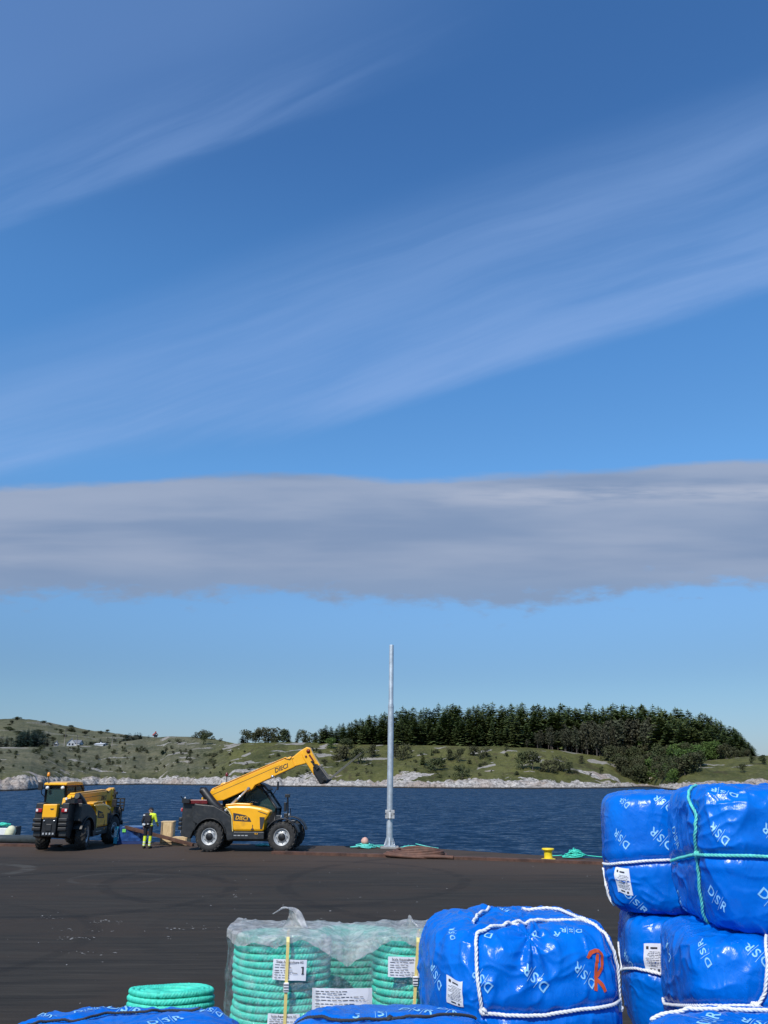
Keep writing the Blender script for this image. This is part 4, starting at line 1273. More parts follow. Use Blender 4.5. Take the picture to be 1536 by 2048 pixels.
# ------------------------------------------------------------------ steel pole
pb_ = P(779, 1696, 38.5); pb_.z = 0
pt = tag(empty('steel_pole', pb_), 'tall galvanised steel pole with a stepped top, standing alone at the water edge', 'pole')
pt.rotation_euler = (0, R(.75), 0)
MB().lathe([(.150, 0.05), (.138, 1.5), (.133, 6.10)], (0, 0, 0), (0, 0, 1), 24).build('lower_tube', M['galv'], pt)
MB().lathe([(.135, 6.08), (.138, 6.14), (.112, 6.28), (.105, 9.0), (.103, 9.02), (0, 9.02)], (0, 0, 0), (0, 0, 1), 24).build('upper_tube', M['galv'], pt)
fl = MB().box((0, 0, .10), (.52, .52, .05))
for k in range(8):
    a = k * math.pi / 4
    Mz = Matrix.Rotation(a, 4, 'Z')
    fl.prism([(.155, .12), (.25, .12), (.24, .15), (.155, .44)], -.012, .012, M=Mz)
fl.build('base_flange', M['galv'], pt)
bl = MB()
for sx in (-1, 1):
    for sy in (-1, 1):
        bl.lathe([(.03, .12), (.03, .2), (0, .2)], (sx * .21, sy * .21, 0), (0, 0, 1), 8)
bl.build('anchor_bolt', M['steel'], pt)
MB().box((0, 0, .035), (.8, .74, .075)).build('footing', M['concrete'], pt, bevel=.01)
cl = MB().box((0, -.175, 1.42), (.42, .03, .36)); cl.box((0, -.20, 1.60), (.07, .05, .1))
cl.box((0, .16, 1.42), (.40, .03, .30))
clo = cl.build('clamp_plate', M['rim'], pt, bevel=.01)
MB().box((0, -.225, 1.38), (.06, .07, .26)).build('bracket', M['white'], clo)
cb_ = MB()
for sx in (-1, 1):
    cb_.box((sx * .185, -.192, 1.44), (.05, .02, .05))
cb_.build('bolt_slot', M['ink'], clo)

# ------------------------------------------------------------------ heaps of teal mooring rope
def rope_heap(cx, cy, rx, ry, hz, loops, r, seed, label, mat, tails=()):
    rs = np.random.default_rng(seed)
    mb = MB()
    n_ = loops * 26
    a = np.linspace(0, loops * 2 * np.pi, n_)
    k = np.repeat(rs.uniform(.45, 1.0, loops), 26)[:n_]
    ox = np.interp(np.arange(n_), np.arange(0, n_ + 13, 13), rs.normal(0, .28, len(np.arange(0, n_ + 13, 13))))
    oy = np.interp(np.arange(n_), np.arange(0, n_ + 13, 13), rs.normal(0, .28, len(np.arange(0, n_ + 13, 13))))
    p = np.stack([rx * (np.cos(a) * k * .7 + ox * .7), ry * (np.sin(a) * k * .7 + oy * .7), r + hz * np.abs(np.interp(np.arange(n_), np.arange(0, n_ + 9, 9), rs.uniform(0, 1, len(np.arange(0, n_ + 9, 9)))))], 1)
    rad = np.sqrt((p[:, 0] / rx) ** 2 + (p[:, 1] / ry) ** 2)
    p[:, 2] = r + (p[:, 2] - r) * np.clip(1.1 - rad, .05, 1)
    p = smooth_path(p, 4)
    mb.tube(p, r, 7)
    for tl in tails:
        mb.tube(smooth_path(resample(np.array(tl, float), .15), 5), r, 7)
    o_ = mb.build('rope_heap', mat)
    o_.location = (cx, cy, 0)
    return tag(o_, label, 'rope')
rope_heap(pb_.x - 1.15, pb_.y - .1, .75, .45, .26, 9, .022, 3, 'tangled teal rope lying left of the steel pole foot around a pale float', M['teal_light'], [[(.3, 0, .1), (.7, .1, .15), (1.0, .15, .1)]])
rope_heap(pb_.x + .95, pb_.y - .25, .6, .4, .16, 8, .022, 5, 'tangled teal rope trailing away right of the steel pole foot', M['teal_light'], [[(.2, 0, .2), (.9, -.2, .05), (1.2, -.25, .03)]])
b2 = G(1150, 1716)
rope_heap(b2.x, b2.y, .58, .4, .38, 15, .018, 8, 'loose heap of teal rope on the quay edge right of the yellow bollard', M['teal'], [[(.4, 0, .1), (1.1, -.05, .03), (2.2, -.5, .03)], [(-.5, 0, .1), (-.9, .1, .04), (-1.15, .2, .08)]])
g4 = G(525, 1692)
rope_heap(g4.x, g4.y, .5, .4, .10, 6, .025, 9, 'small flat tangle of teal rope seen under the right telehandler', M['teal_light'])
fo = MB().lathe([(0, 0), (.10, .02), (.16, .09), (.17, .17), (.12, .27), (.04, .32), (0, .325)], (0, 0, 0), (.15, 0, 1), 16).build('float', M['float'])
fo.location = (pb_.x - 1.12, pb_.y - .12, .14); tag(fo, 'pale pink float resting in the teal rope left of the pole', 'float')

# ------------------------------------------------------------------ bollard
bo = tag(empty('bollard', G(1097, 1719)), 'squat yellow mooring bollard with a wide flat head on the quay edge', 'bollard')
MB().lathe([(.20, .03), (.19, .10), (.185, .36), (.20, .40)], n=24).build('post', M['byellow'], bo)
MB().lathe([(.19, .385), (.27, .40), (.285, .44), (.27, .48), (0, .49)], n=24).build('head', M['byellow'], bo)
MB().lathe([(.32, 0), (.32, .035), (.2, .045), (.2, .0)], n=24).build('base_plate', M['byellow'], bo)

bo.scale = (.84, .84, .84)
# ------------------------------------------------------------------ rusty kerb beams, pipe, hose coil
def beam(a_, b_, wd, hh, label, name='rusty_beam', z0=0.0, mat='rust', cat='beam'):
    a_, b_ = Vector(a_), Vector(b_)
    o_ = empty(name, (a_ + b_) / 2)
    d_ = b_ - a_
    o_.rotation_euler = (0, -math.atan2(d_.z, math.hypot(d_.x, d_.y)), math.atan2(d_.y, d_.x))
    L = d_.length / 2
    mb = MB()
    mb.box((0, 0, z0 + hh - .02), (2 * L, wd, .04)); mb.box((0, 0, z0 + .02), (2 * L, wd, .04)); mb.box((0, 0, z0 + hh / 2), (2 * L, .05, hh - .082))
    mb.box((0, -wd * .46, z0 + hh / 2), (2 * L - .02, .02, hh - .082))
    x = -L + .6
    f_ = mb.build('profile', M[mat], o_)
    st_ = MB()
    while x < L:
        st_.box((x, -wd * .49, z0 + hh / 2), (.06, .03, hh - .09)); x += 2.4
    st_.build('stiffener', M[mat], o_)
    return tag(o_, label, cat)
k0 = lambda x: 34.57 - .277 * x
beam((-4.6, k0(-4.6), 0), (2.0, k0(2.0), 0), .30, .11, 'long rusty brown steel beam along the edge between the right telehandler and the coiled hose')
beam((2.15, k0(2.15), 0), (13.5, k0(13.5) - .9, 0), .30, .10, 'long rusty steel beam along the edge past the yellow bollard')
beam((-24, 41.0, 0), (-14.6, 39.0, 0), .30, .11, 'rusty steel beam lying at the far left before the black pipe')
pp = MB()
p0, p1 = G(-120, 1690), G(72, 1689)
pp.tube([(p0.x, p0.y + 1, .20), (p1.x, p1.y + .3, .20)], .19, 16)
tag(pp.build('black_pipe', M['pipe']), 'thick black plastic pipe lying on the ground behind the left telehandler', 'pipe')
hc = G(835, 1714)
hs_ = MB()
for k in range(5):
    a = np.linspace(0, 2 * np.pi, 60)
    rs = np.random.default_rng(40 + k)
    s_ = 1.25 - .13 * k
    pth = np.stack([s_ * np.cos(a) + rs.normal(0, .08), .62 * s_ * np.sin(a), .07 + .055 * k + .03 * np.sin(a * 2 + k)], 1)
    hs_.tube(pth[:-1], .062, 10, closed=True)
hs_.tube(smooth_path(resample([(-1.3, .1, .08), (-.5, -.75, .07), (.6, -.72, .10), (1.42, -.66, .07), (1.5, -.70, .07)], .1), 20), .07, 10)
ho = hs_.build('coiled_hose', M['hose']); ho.location = hc; ho.rotation_euler = (0, 0, R(-10))
tag(ho, 'big flat coil of thick brown hose on the asphalt before the steel pole', 'hose')

# rusty ramp beam the worker stands behind: from the left machine's forks down to the ground
ra, rb_ = P(250, 1657, 40.6), P(386, 1693, 39.4)
beam((ra.x, ra.y, ra.z), (rb_.x, rb_.y, max(.0, rb_.z - .1)), .16, .13, 'rusty steel beam slanting from the left forks down to the ground behind the worker', 'steel_beam')

# ------------------------------------------------------------------ crates and wrapped pallets by the water
def crate(px, py, Y, wd, dp, hh, label, name, mat, rz=0, cat='crate', board=.025):
    o_ = tag(empty(name, (P(px, py, Y).x, Y, 0), rz), label, cat)
    mb = MB()
    for s in (-1, 1):
        mb.box((0, s * (dp / 2), .12 + hh / 2), (wd, board, hh)); mb.box((s * (wd / 2 - board), 0, .12 + hh / 2), (board, dp - board * 1.2, hh))
    mb.box((0, 0, .12 + hh + board / 2 + .001), (wd + .04, dp + .04, board))
    mb.build('panel', mat, o_)
    fr = MB()
    for sx in (-1, 1):
        for sy in (-1, 1):
            fr.box((sx * (wd / 2 - .04), sy * (dp / 2 + board * .5 + .017), .12 + hh / 2), (.07, .03, hh))
    fr.build('batten', M['wood'], o_)
    pl = MB()
    for y_ in (-dp * .4, 0, dp * .4):
        pl.box((0, y_, .05), (wd, .1, .10))
    pl.box((0, 0, .108), (wd, dp, .02))
    pl.build('pallet_base', M['wood'], o_)
    return o_
crate(334, 1686, 40.6, .56, .6, .86, 'upright crate of pale strand board between the worker and the right telehandler', 'board_crate', M['osb'], R(4))
crate(362, 1690, 40.2, .72, .6, .20, 'low strand board crate right behind the rear wheel of the right telehandler', 'board_crate', M['osb'], R(-3))
wp = tag(empty('wrapped_pallet', (P(264, 1688, 41.0).x, 41.0, 0), R(3)), 'dark blue stretch wrapped pallet load with a green sticker, behind the worker', 'pallet load')
xs_ = np.linspace(0, 2 * np.pi, 64, endpoint=False)
zs_ = np.linspace(.14, .74, 14)
arr = np.zeros((64, 14, 3))
for j, z in enumerate(zs_):
    e_ = 5.0
    rr = (np.abs(np.cos(xs_)) ** e_ + np.abs(np.sin(xs_)) ** e_) ** (-1 / e_)
    nz = fbm(np.stack([np.cos(xs_) * 3, np.sin(xs_) * 3, xs_ * 0 + z * 6], 1), 3, 77) * .05
    arr[:, j] = np.stack([(.60 * rr + nz) * np.cos(xs_), (.50 * rr + nz) * np.sin(xs_), xs_ * 0 + z], 1)
lw = MB().grid(arr, cu=True); bse = lw.k
lw.add([(0, 0, .80)] + [tuple(p) for p in arr[:, -1]], [(0, 1 + i, 1 + (i + 1) % 64) for i in range(64)], smooth=True)
lw.build('wrapped_load', M['blue_wrap'], wp)
MB().box((0, 0, .07), (1.2, 1.0, .13)).build('pallet', simple('blue_pallet', (.01, .03, .13), .6), wp)
MB().box((-.30, -.535, .60), (.16, .012, .14)).build('sticker', M['dgreen'], wp)
sg = MB().box((-.66, -.50, .40), (.16, .10, .74)); sgo = sg.build('cyan_sleeve', M['cyan_print'], wp)
lt = MB(); letters(lt, "WIC", .20, plane_m((-.66, -.556, .50), (0, 0, 1), (-1, 0, 0)), bold=.02); lt.build('lettering', M['white'], sgo)
# far left: crate of net and sack
cr = tag(empty('net_crate', (P(12, 1680, 43.0).x, 43.0, 0)), 'pale crate with teal net spilling over it at the far left edge', 'crate')
MB().box((-.1, 0, .30), (1.1, .7, .55)).build('box', M['white'], cr, bevel=.02)
nh = MB()
rs = np.random.default_rng(5)
a = np.linspace(0, 14 * 2 * np.pi, 330)
nh.tube(smooth_path(np.stack([-.25 + .42 * np.cos(a) * rs.uniform(.5, 1, 330), -.1 + .4 * np.sin(a * 1.13) * rs.uniform(.5, 1, 330), .60 + .24 * rs.uniform(0, 1, 330)], 1), 3), .03, 6)
nh.build('net', M['teal'], cr)
sk = MB().lathe([(0, 0), (.2, .02), (.25, .15), (.24, .45), (.16, .6), (.05, .66), (0, .66)], (0, 0, 0), (0, 0, 1), 18).build('sack', M['bag'])
sk.location = (P(16, 1672, 42.4).x, 42.45, .05); sk.rotation_euler = (R(-6), R(10), 0)
tag(sk, 'pale cream sack leaning on the net crate at the far left edge', 'sack')
dkb = MB().box((0, 0, .33), (.28, .5, .64)).build('dark_box', M['dark'], bevel=.02); dkb.location = (P(31, 1672, 43).x, 43, 0)
tag(dkb, 'narrow dark box standing right of the net crate', 'box')

# ------------------------------------------------------------------ worker, seen from behind, head bent over the work
def capsule(mb, a, b_, ra_, rb2, n=14):
    a, b_ = Vector(a), Vector(b_)
    d_ = (b_ - a); L = d_.length or 1e-6
    u = d_ / L
    prof = [(0.0001, -ra_)] + [(ra_ * math.cos(t), -ra_ * math.sin(t)) for t in (1.2, .8, .4)] + [(ra_, 0), (rb2, L)] + [(rb2 * math.cos(t), L + rb2 * math.sin(t)) for t in (.4, .8, 1.2)] + [(0.0001, L + rb2)]
    mb.lathe(prof, a, u, n)
def person(loc, rz, label):
    """faces local +Y"""
    rt = tag(empty('person', loc, rz), label, 'person')
    mb = MB()
    cp = lambda a, b_, r1, r2: capsule(mb, a, b_, r1, r2)
    for s in (-1, 1):
        cp((s * .11, 0, .92), (s * .125, .03, .50), .105, .072)       # thigh
        cp((s * .125, .03, .50), (s * .13, -.02, .10), .072, .058)    # calf
        cp((s * .13, -.03, .055), (s * .15, .17, .045), .052, .045)   # boot
    cp((-.08, 0, .95), (.08, 0, .95), .135, .135)                     # hips
    cp((0, 0, .98), (0, .04, 1.20), .155, .17)
    cp((-.11, .06, 1.30), (.11, .06, 1.30), .135, .135)               # chest and shoulders
    cp((-.17, .07, 1.40), (.17, .07, 1.40), .075, .075)
    cp((0, .08, 1.40), (0, .13, 1.50), .062, .058)                    # neck
    cp((0, .15, 1.57), (0, .19, 1.60), .098, .092)                    # skull, bent forward
    cp((0, .235, 1.545), (0, .225, 1.50), .058, .045)                 # face and jaw
    cp((0, .295, 1.555), (0, .305, 1.545), .016, .014)                # nose
    for s in (-1, 1):
        cp((s * .098, .17, 1.57), (s * .098, .175, 1.545), .018, .014)  # ears
    arms = {-1: ((-.235, .07, 1.39), (-.31, .02, 1.12), (-.27, .12, .90)), 1: ((.235, .07, 1.39), (.32, .10, 1.12), (.30, .30, .97))}
    for s, (sh_, el_, wr) in arms.items():
        cp(sh_, el_, .070, .052); cp(el_, wr, .052, .036)
        sh_, el_, wr = Vector(sh_), Vector(el_), Vector(wr)
        d_ = (wr - el_).normalized()
        sd = d_.cross(Vector((0, 1, .2))).normalized(); fw = sd.cross(d_)
        pm = wr + d_ * .055
        cp(wr, wr + d_ * .085, .034, .036); cp(pm + sd * .018, pm + sd * .02 + d_ * .035, .026, .022); cp(pm - sd * .018, pm - sd * .02 + d_ * .035, .026, .022)
        for j, (off, ln_) in enumerate(((-.030, .062), (-.010, .075), (.010, .070), (.029, .055))):
            a0 = wr + d_ * .10 + sd * off
            a1 = a0 + d_ * ln_ * .5 + fw * .012; a2 = a1 + d_ * ln_ * .35 + fw * .028
            cp(a0, a1, .0095, .009); cp(a1, a2, .009, .0075)
        th0 = wr + d_ * .03 - sd * s * .03
        cp(th0, th0 + d_ * .035 + fw * .03 - sd * s * .02, .012, .010); cp(th0 + d_ * .035 + fw * .03 - sd * s * .02, th0 + d_ * .065 + fw * .05 - sd * s * .02, .010, .008)
    me_o = mb.build('body', M['navy'], None)
    rm_ = me_o.modifiers.new('join', 'REMESH'); rm_.mode = 'VOXEL'; rm_.voxel_size = .0068
    sm_ = me_o.modifiers.new('smooth', 'SMOOTH'); sm_.iterations = 5; sm_.factor = .5
    dg = bpy.context.evaluated_depsgraph_get()
    me = bpy.data.meshes.new_from_object(me_o.evaluated_get(dg))
    bpy.data.objects.remove(me_o)
    me.name = 'body'
    me.materials.clear()
    for k_ in ('navy', 'skin', 'hiviz', 'reflect', 'boot'):
        me.materials.append(M[k_])
    n_ = len(me.polygons)
    c = np.zeros(n_ * 3); me.polygons.foreach_get('center', c); c = c.reshape(-1, 3)
    x, y, z = c.T
    mi_ = np.zeros(n_, int)
    legs = z < .52
    mi_[legs & (z > .10)] = 2
    mi_[legs & (((z > .24) & (z < .29)) | ((z > .14) & (z < .19)))] = 3
    mi_[(z < .11)] = 4
    arm = (np.abs(x) > .20) & (z > .60)
    mi_[(x > .15) & (z > .93) & (z < 1.47)] = 2                      # right sleeve and side
    mi_[(x > .02) & (z > 1.39) & (z < 1.50)] = 2                     # collar on the right
    mi_[(z > 1.36) & (z < 1.41) & (x < -.20)] = 3
    mi_[(z > 1.05) & (z < 1.09) & (x > .2)] = 3
    mi_[(z > .99) & (z < 1.03) & (np.abs(x) < .2)] = 3
    hand = ((x < -.20) & (z < .905) & (z > .70)) | ((x > .22) & (y > .295) & (z < 1.02) & (z > .8))
    mi_[hand] = 1
    mi_[(z > 1.47) & (y > .06)] = 1
    me.polygons.foreach_set('material_index', mi_)
    me.polygons.foreach_set('use_smooth', np.ones(n_, bool))
    bd = bpy.data.objects.new('body', me); col.objects.link(bd); bd.parent = rt
    cap = MB()
    arr = []
    for i in range(24):
        a = i / 24 * 2 * math.pi
        row_ = []
        for j in range(9):
            t_ = j / 8 * 1.75
            row_.append((.108 * math.sin(t_) * math.cos(a), .122 * math.sin(t_) * math.sin(a), .108 * math.cos(t_)))
        arr.append(row_)
    cap.grid(np.array(arr), cu=True)
    co_ = cap.build('hood', M['navy'], rt); co_.location = (0, .155, 1.595); co_.rotation_euler = (R(-28), 0, 0)
    bk = MB()
    g_ = np.zeros((9, 8, 3))
    for i, xx in enumerate(np.linspace(-.17, .13, 9)):
        for j, z_ in enumerate(np.linspace(1.06, 1.36, 8)):
            g_[i, j] = (xx, -.155 + .05 * (abs(xx) / .17) ** 2 + (.05 if z_ < 1.1 else .02 * (z_ - 1.1) / .3) - .0, z_)
    bk.grid(g_); bk.build('back_panel', M['navy'], rt)
    bt = MB().tube([(.165 * math.cos(a), .155 * math.sin(a), 1.0) for a in np.linspace(0, 2 * np.pi, 25)[:-1]], .03, 8, closed=True); bt.build('belt', M['black'], rt)
    tl = MB().box((-.12, -.17, 1.00), (.09, .05, .07)); tl.box((.05, -.18, 1.02), (.05, .04, .05)); tl.box((-.22, -.06, 1.0), (.05, .08, .09)); tl.build('tool_pouch', M['reflect'], rt, bevel=.008)
    return rt
person((G(293, 1697).x, G(293, 1697).y, 0), R(-8), 'person in dark workwear with a bright yellow sleeve and yellow lower legs, head bent')

# ================================================================== FOREGROUND GOODS
# ------------------------------------------------------------------ tarpaulin bales
class Bale:
    """rounded, wrinkled parcel: every point of it is S(direction), direction a point of the cube [-1, 1]^3"""
    def __init__(self, loc, rz, half, seed, ph=3.9, p=6.5, wr=1.0, knots=()):
        self.loc, self.rz, self.h, self.seed, self.p, self.wr = np.array(loc, float), rz, np.array(half, float), seed, p, wr
        self.knots = knots
        self.ph = ph
        self.cr = None
        self.c, self.s = math.cos(rz), math.sin(rz)
    def base(self, D):
        D = np.asarray(D, float)
        r = ((np.abs(D[:, 0]) ** self.ph + np.abs(D[:, 1]) ** self.ph) ** (self.p / self.ph) + np.abs(D[:, 2]) ** self.p) ** (-1 / self.p)
        U = D * r[:, None]
        k = 1 + .04 * (1 - U[:, 2] ** 2)
        U[:, 0] *= k; U[:, 1] *= k
        N = U / np.linalg.norm(U ** 3 + 1e-9, axis=1, keepdims=True)
        N = np.sign(U) * np.abs(U) ** 3
        N /= np.linalg.norm(N, axis=1, keepdims=True) + 1e-9
        Pq = U * self.h
        lump = .012 * fbm(Pq * 2.6, 2, self.seed)
        Q = Pq * np.array([6.5, 6.5, 2.3]) + .8 * fbm(Pq * 3.0, 2, self.seed + 9)[:, None]
        rid = (1 - np.minimum(1, np.abs(noise3(Q * 1.25, self.seed + 3)) * 3.4)) ** 2.5
        Q2 = Pq * np.array([3.0, 3.0, 8.0]) + 3.0 * Pq[:, [2, 0, 1]] + .9 * fbm(Pq * 4.0, 2, self.seed + 19)[:, None]
        rid2 = (1 - np.minimum(1, np.abs(noise3(Q2, self.seed + 7)) * 3.0)) ** 2
        mask = np.clip(.5 + 1.3 * fbm(Pq * 2.2, 2, self.seed + 29), .1, 1.1)
        Q3 = Pq * np.array([13, 13, 6.0]) + 5.0 * Pq[:, [2, 2, 0]] + 1.2 * fbm(Pq * 6.0, 2, self.seed + 39)[:, None]
        rid3 = (1 - np.minimum(1, np.abs(noise3(Q3, self.seed + 13)) * 3.4)) ** 3
        mask3 = np.clip(.35 + 1.8 * fbm(Pq * 3.1, 2, self.seed + 49), 0, 1.2)
        disp = lump + self.wr * ((.009 * rid + .009 * rid2) * mask + .0035 * rid3 * mask3) + .0022 * fbm(Pq * 17, 3, self.seed + 5)
        # puckers round the top and bottom rims
        azm = np.arctan2(U[:, 1], U[:, 0])
        rim = np.exp(-((np.abs(U[:, 2]) - .84) / .17) ** 2)
        disp = disp + rim * .012 * self.wr * noise3(np.stack([np.cos(azm) * 9, np.sin(azm) * 9, U[:, 2] * 2], 1), self.seed + 11)
        for (kx, ky, kz, amp) in self.knots:
            dv = Pq - np.array([kx, ky, kz])
            dd = np.linalg.norm(dv, axis=1)
            th = np.arctan2(dv[:, 2] + dv[:, 1] * .3, dv[:, 0])
            disp = disp + amp * np.exp(-(dd / .30) ** 2) * (np.sin(th * 9 + 1.5 * np.sin(th * 3 + self.seed)) - .3) * np.clip(dd / .05, 0, 1)
            disp = disp - amp * 1.2 * np.exp(-(dd / .06) ** 2)
        return Pq + N * disp[:, None], N
    def S(self, D):
        Pq, N = self.base(D)
        if self.cr is not None:
            dm = np.full(len(Pq), 9.0)
            for i in range(0, len(self.cr), 40):
                ch = self.cr[i:i + 40]
                dm = np.minimum(dm, np.sqrt(((Pq[:, None, :] - ch[None]) ** 2).sum(2).min(1)))
            Pq = Pq - N * (.014 * np.exp(-(dm / .028) ** 2) - .006 * np.exp(-((dm - .07) / .04) ** 2))[:, None]
        return Pq, N
    def fit_left(self, px):
        """slide the bale sideways until its left outline stands at column px"""
        g = np.linspace(-1, 1, 60)
        a, b_ = [q.ravel() for q in np.meshgrid(g, g * .6)]
        o1 = np.ones_like(a)
        D = np.concatenate([np.stack([a, -o1, b_], 1), np.stack([-o1, a, b_], 1)])
        Pq, _ = self.base(D)
        for _k in range(4):
            x, y, zc = proj(self.world(Pq))
            i = np.argmin(x)
            self.loc[0] += (px - x[i]) * zc[i] / FPX
        return self
    def world(self, A):
        A = np.asarray(A)
        return np.stack([self.loc[0] + self.c * A[:, 0] - self.s * A[:, 1], self.loc[1] + self.s * A[:, 0] + self.c * A[:, 1], self.loc[2] + A[:, 2]], 1)
    def lookup(self):
        g = np.linspace(-1, 1, 150)
        a, b_ = [q.ravel() for q in np.meshgrid(g, g)]
        o1 = np.ones_like(a)
        D = np.concatenate([np.stack([a, -o1, b_], 1), np.stack([-o1, a, b_], 1), np.stack([a, b_, o1], 1), np.stack([o1, a, b_], 1)])
        Pq, N = self.base(D)
        Wd = self.world(Pq)
        Nw = np.stack([self.c * N[:, 0] - self.s * N[:, 1], self.s * N[:, 0] + self.c * N[:, 1], N[:, 2]], 1)
        fac = ((Wd - np.array([0, 0, EYE])) * Nw).sum(1) < 0
        x, y, zc = proj(Wd)
        self._D, self._x, self._y, self._f = D[fac], x[fac], y[fac], zc[fac]
    def at(self, px, py, front=False):
        """cube direction of the point of the bale seen at photo pixel (px, py)"""
        if not hasattr(self, '_D'): self.lookup()
        dd = (self._x - px) ** 2 + (self._y - py) ** 2 + (1e6 * (self._D[:, 1] > -.999) if front else 0)
        k = np.argsort(dd)[:4]
        k = k[np.argsort(self._f[k])]
        return self._D[k[0]]
def wrap(B, DD):
    """carry points past the front face's edges round the corner"""
    DD = DD.copy()
    ex = np.maximum(np.abs(DD[:, 0]) - 1, 0)
    DD[:, 1] = np.where(ex > 0, -1 + ex * B.h[0] / B.h[1], DD[:, 1])
    DD[:, 0] = np.clip(DD[:, 0], -1, 1)
    ez = np.maximum(np.abs(DD[:, 2]) - 1, 0)
    DD[:, 1] = np.where(ez > 0, -1 + ez * B.h[2] / B.h[1], DD[:, 1])
    DD[:, 2] = np.clip(DD[:, 2], -1, 1)
    return DD
def cube_path(dirs, n=26):
    dirs = [np.asarray(q, float) for q in dirs]
    out = []
    for a, b_ in zip(dirs[:-1], dirs[1:]):
        for t_ in np.linspace(0, 1, n, endpoint=False):
            q = a * (1 - t_) + b_ * t_
            out.append(q / np.abs(q).max())
    out.append(dirs[-1] / np.abs(dirs[-1]).max())
    return np.array(out)
def printed(s_, size):
    V_, F_, x = [], [], 0.0
    for ch in s_:
        if ch == '|':
            a, b_ = text_verts('I', size, 0, 0)
            k = 6
            bar = np.array([(x + dx_ * size, size * q) for q in np.linspace(-.62, .62, k + 1) for dx_ in (-.018, .018)])
            n0 = sum(len(q) for q in V_)
            V_.append(bar); F_ += [(n0 + 2 * i, n0 + 2 * i + 1, n0 + 2 * i + 3, n0 + 2 * i + 2) for i in range(k)]
            x += size * .14
        else:
            a, b_ = text_verts(ch, size, .014, 0, .014)
            w_ = a[:, 0].max() - a[:, 0].min()
            n0 = sum(len(q) for q in V_)
            V_.append(a - np.array([a[:, 0].min() - x, 0])); F_ += [tuple(i + n0 for i in f) for f in b_]
            x += w_ + size * .14
    V_ = np.concatenate(V_)
    V_[:, 0] -= (V_[:, 0].max() + V_[:, 0].min()) / 2
    return V_, F_
NB = 120
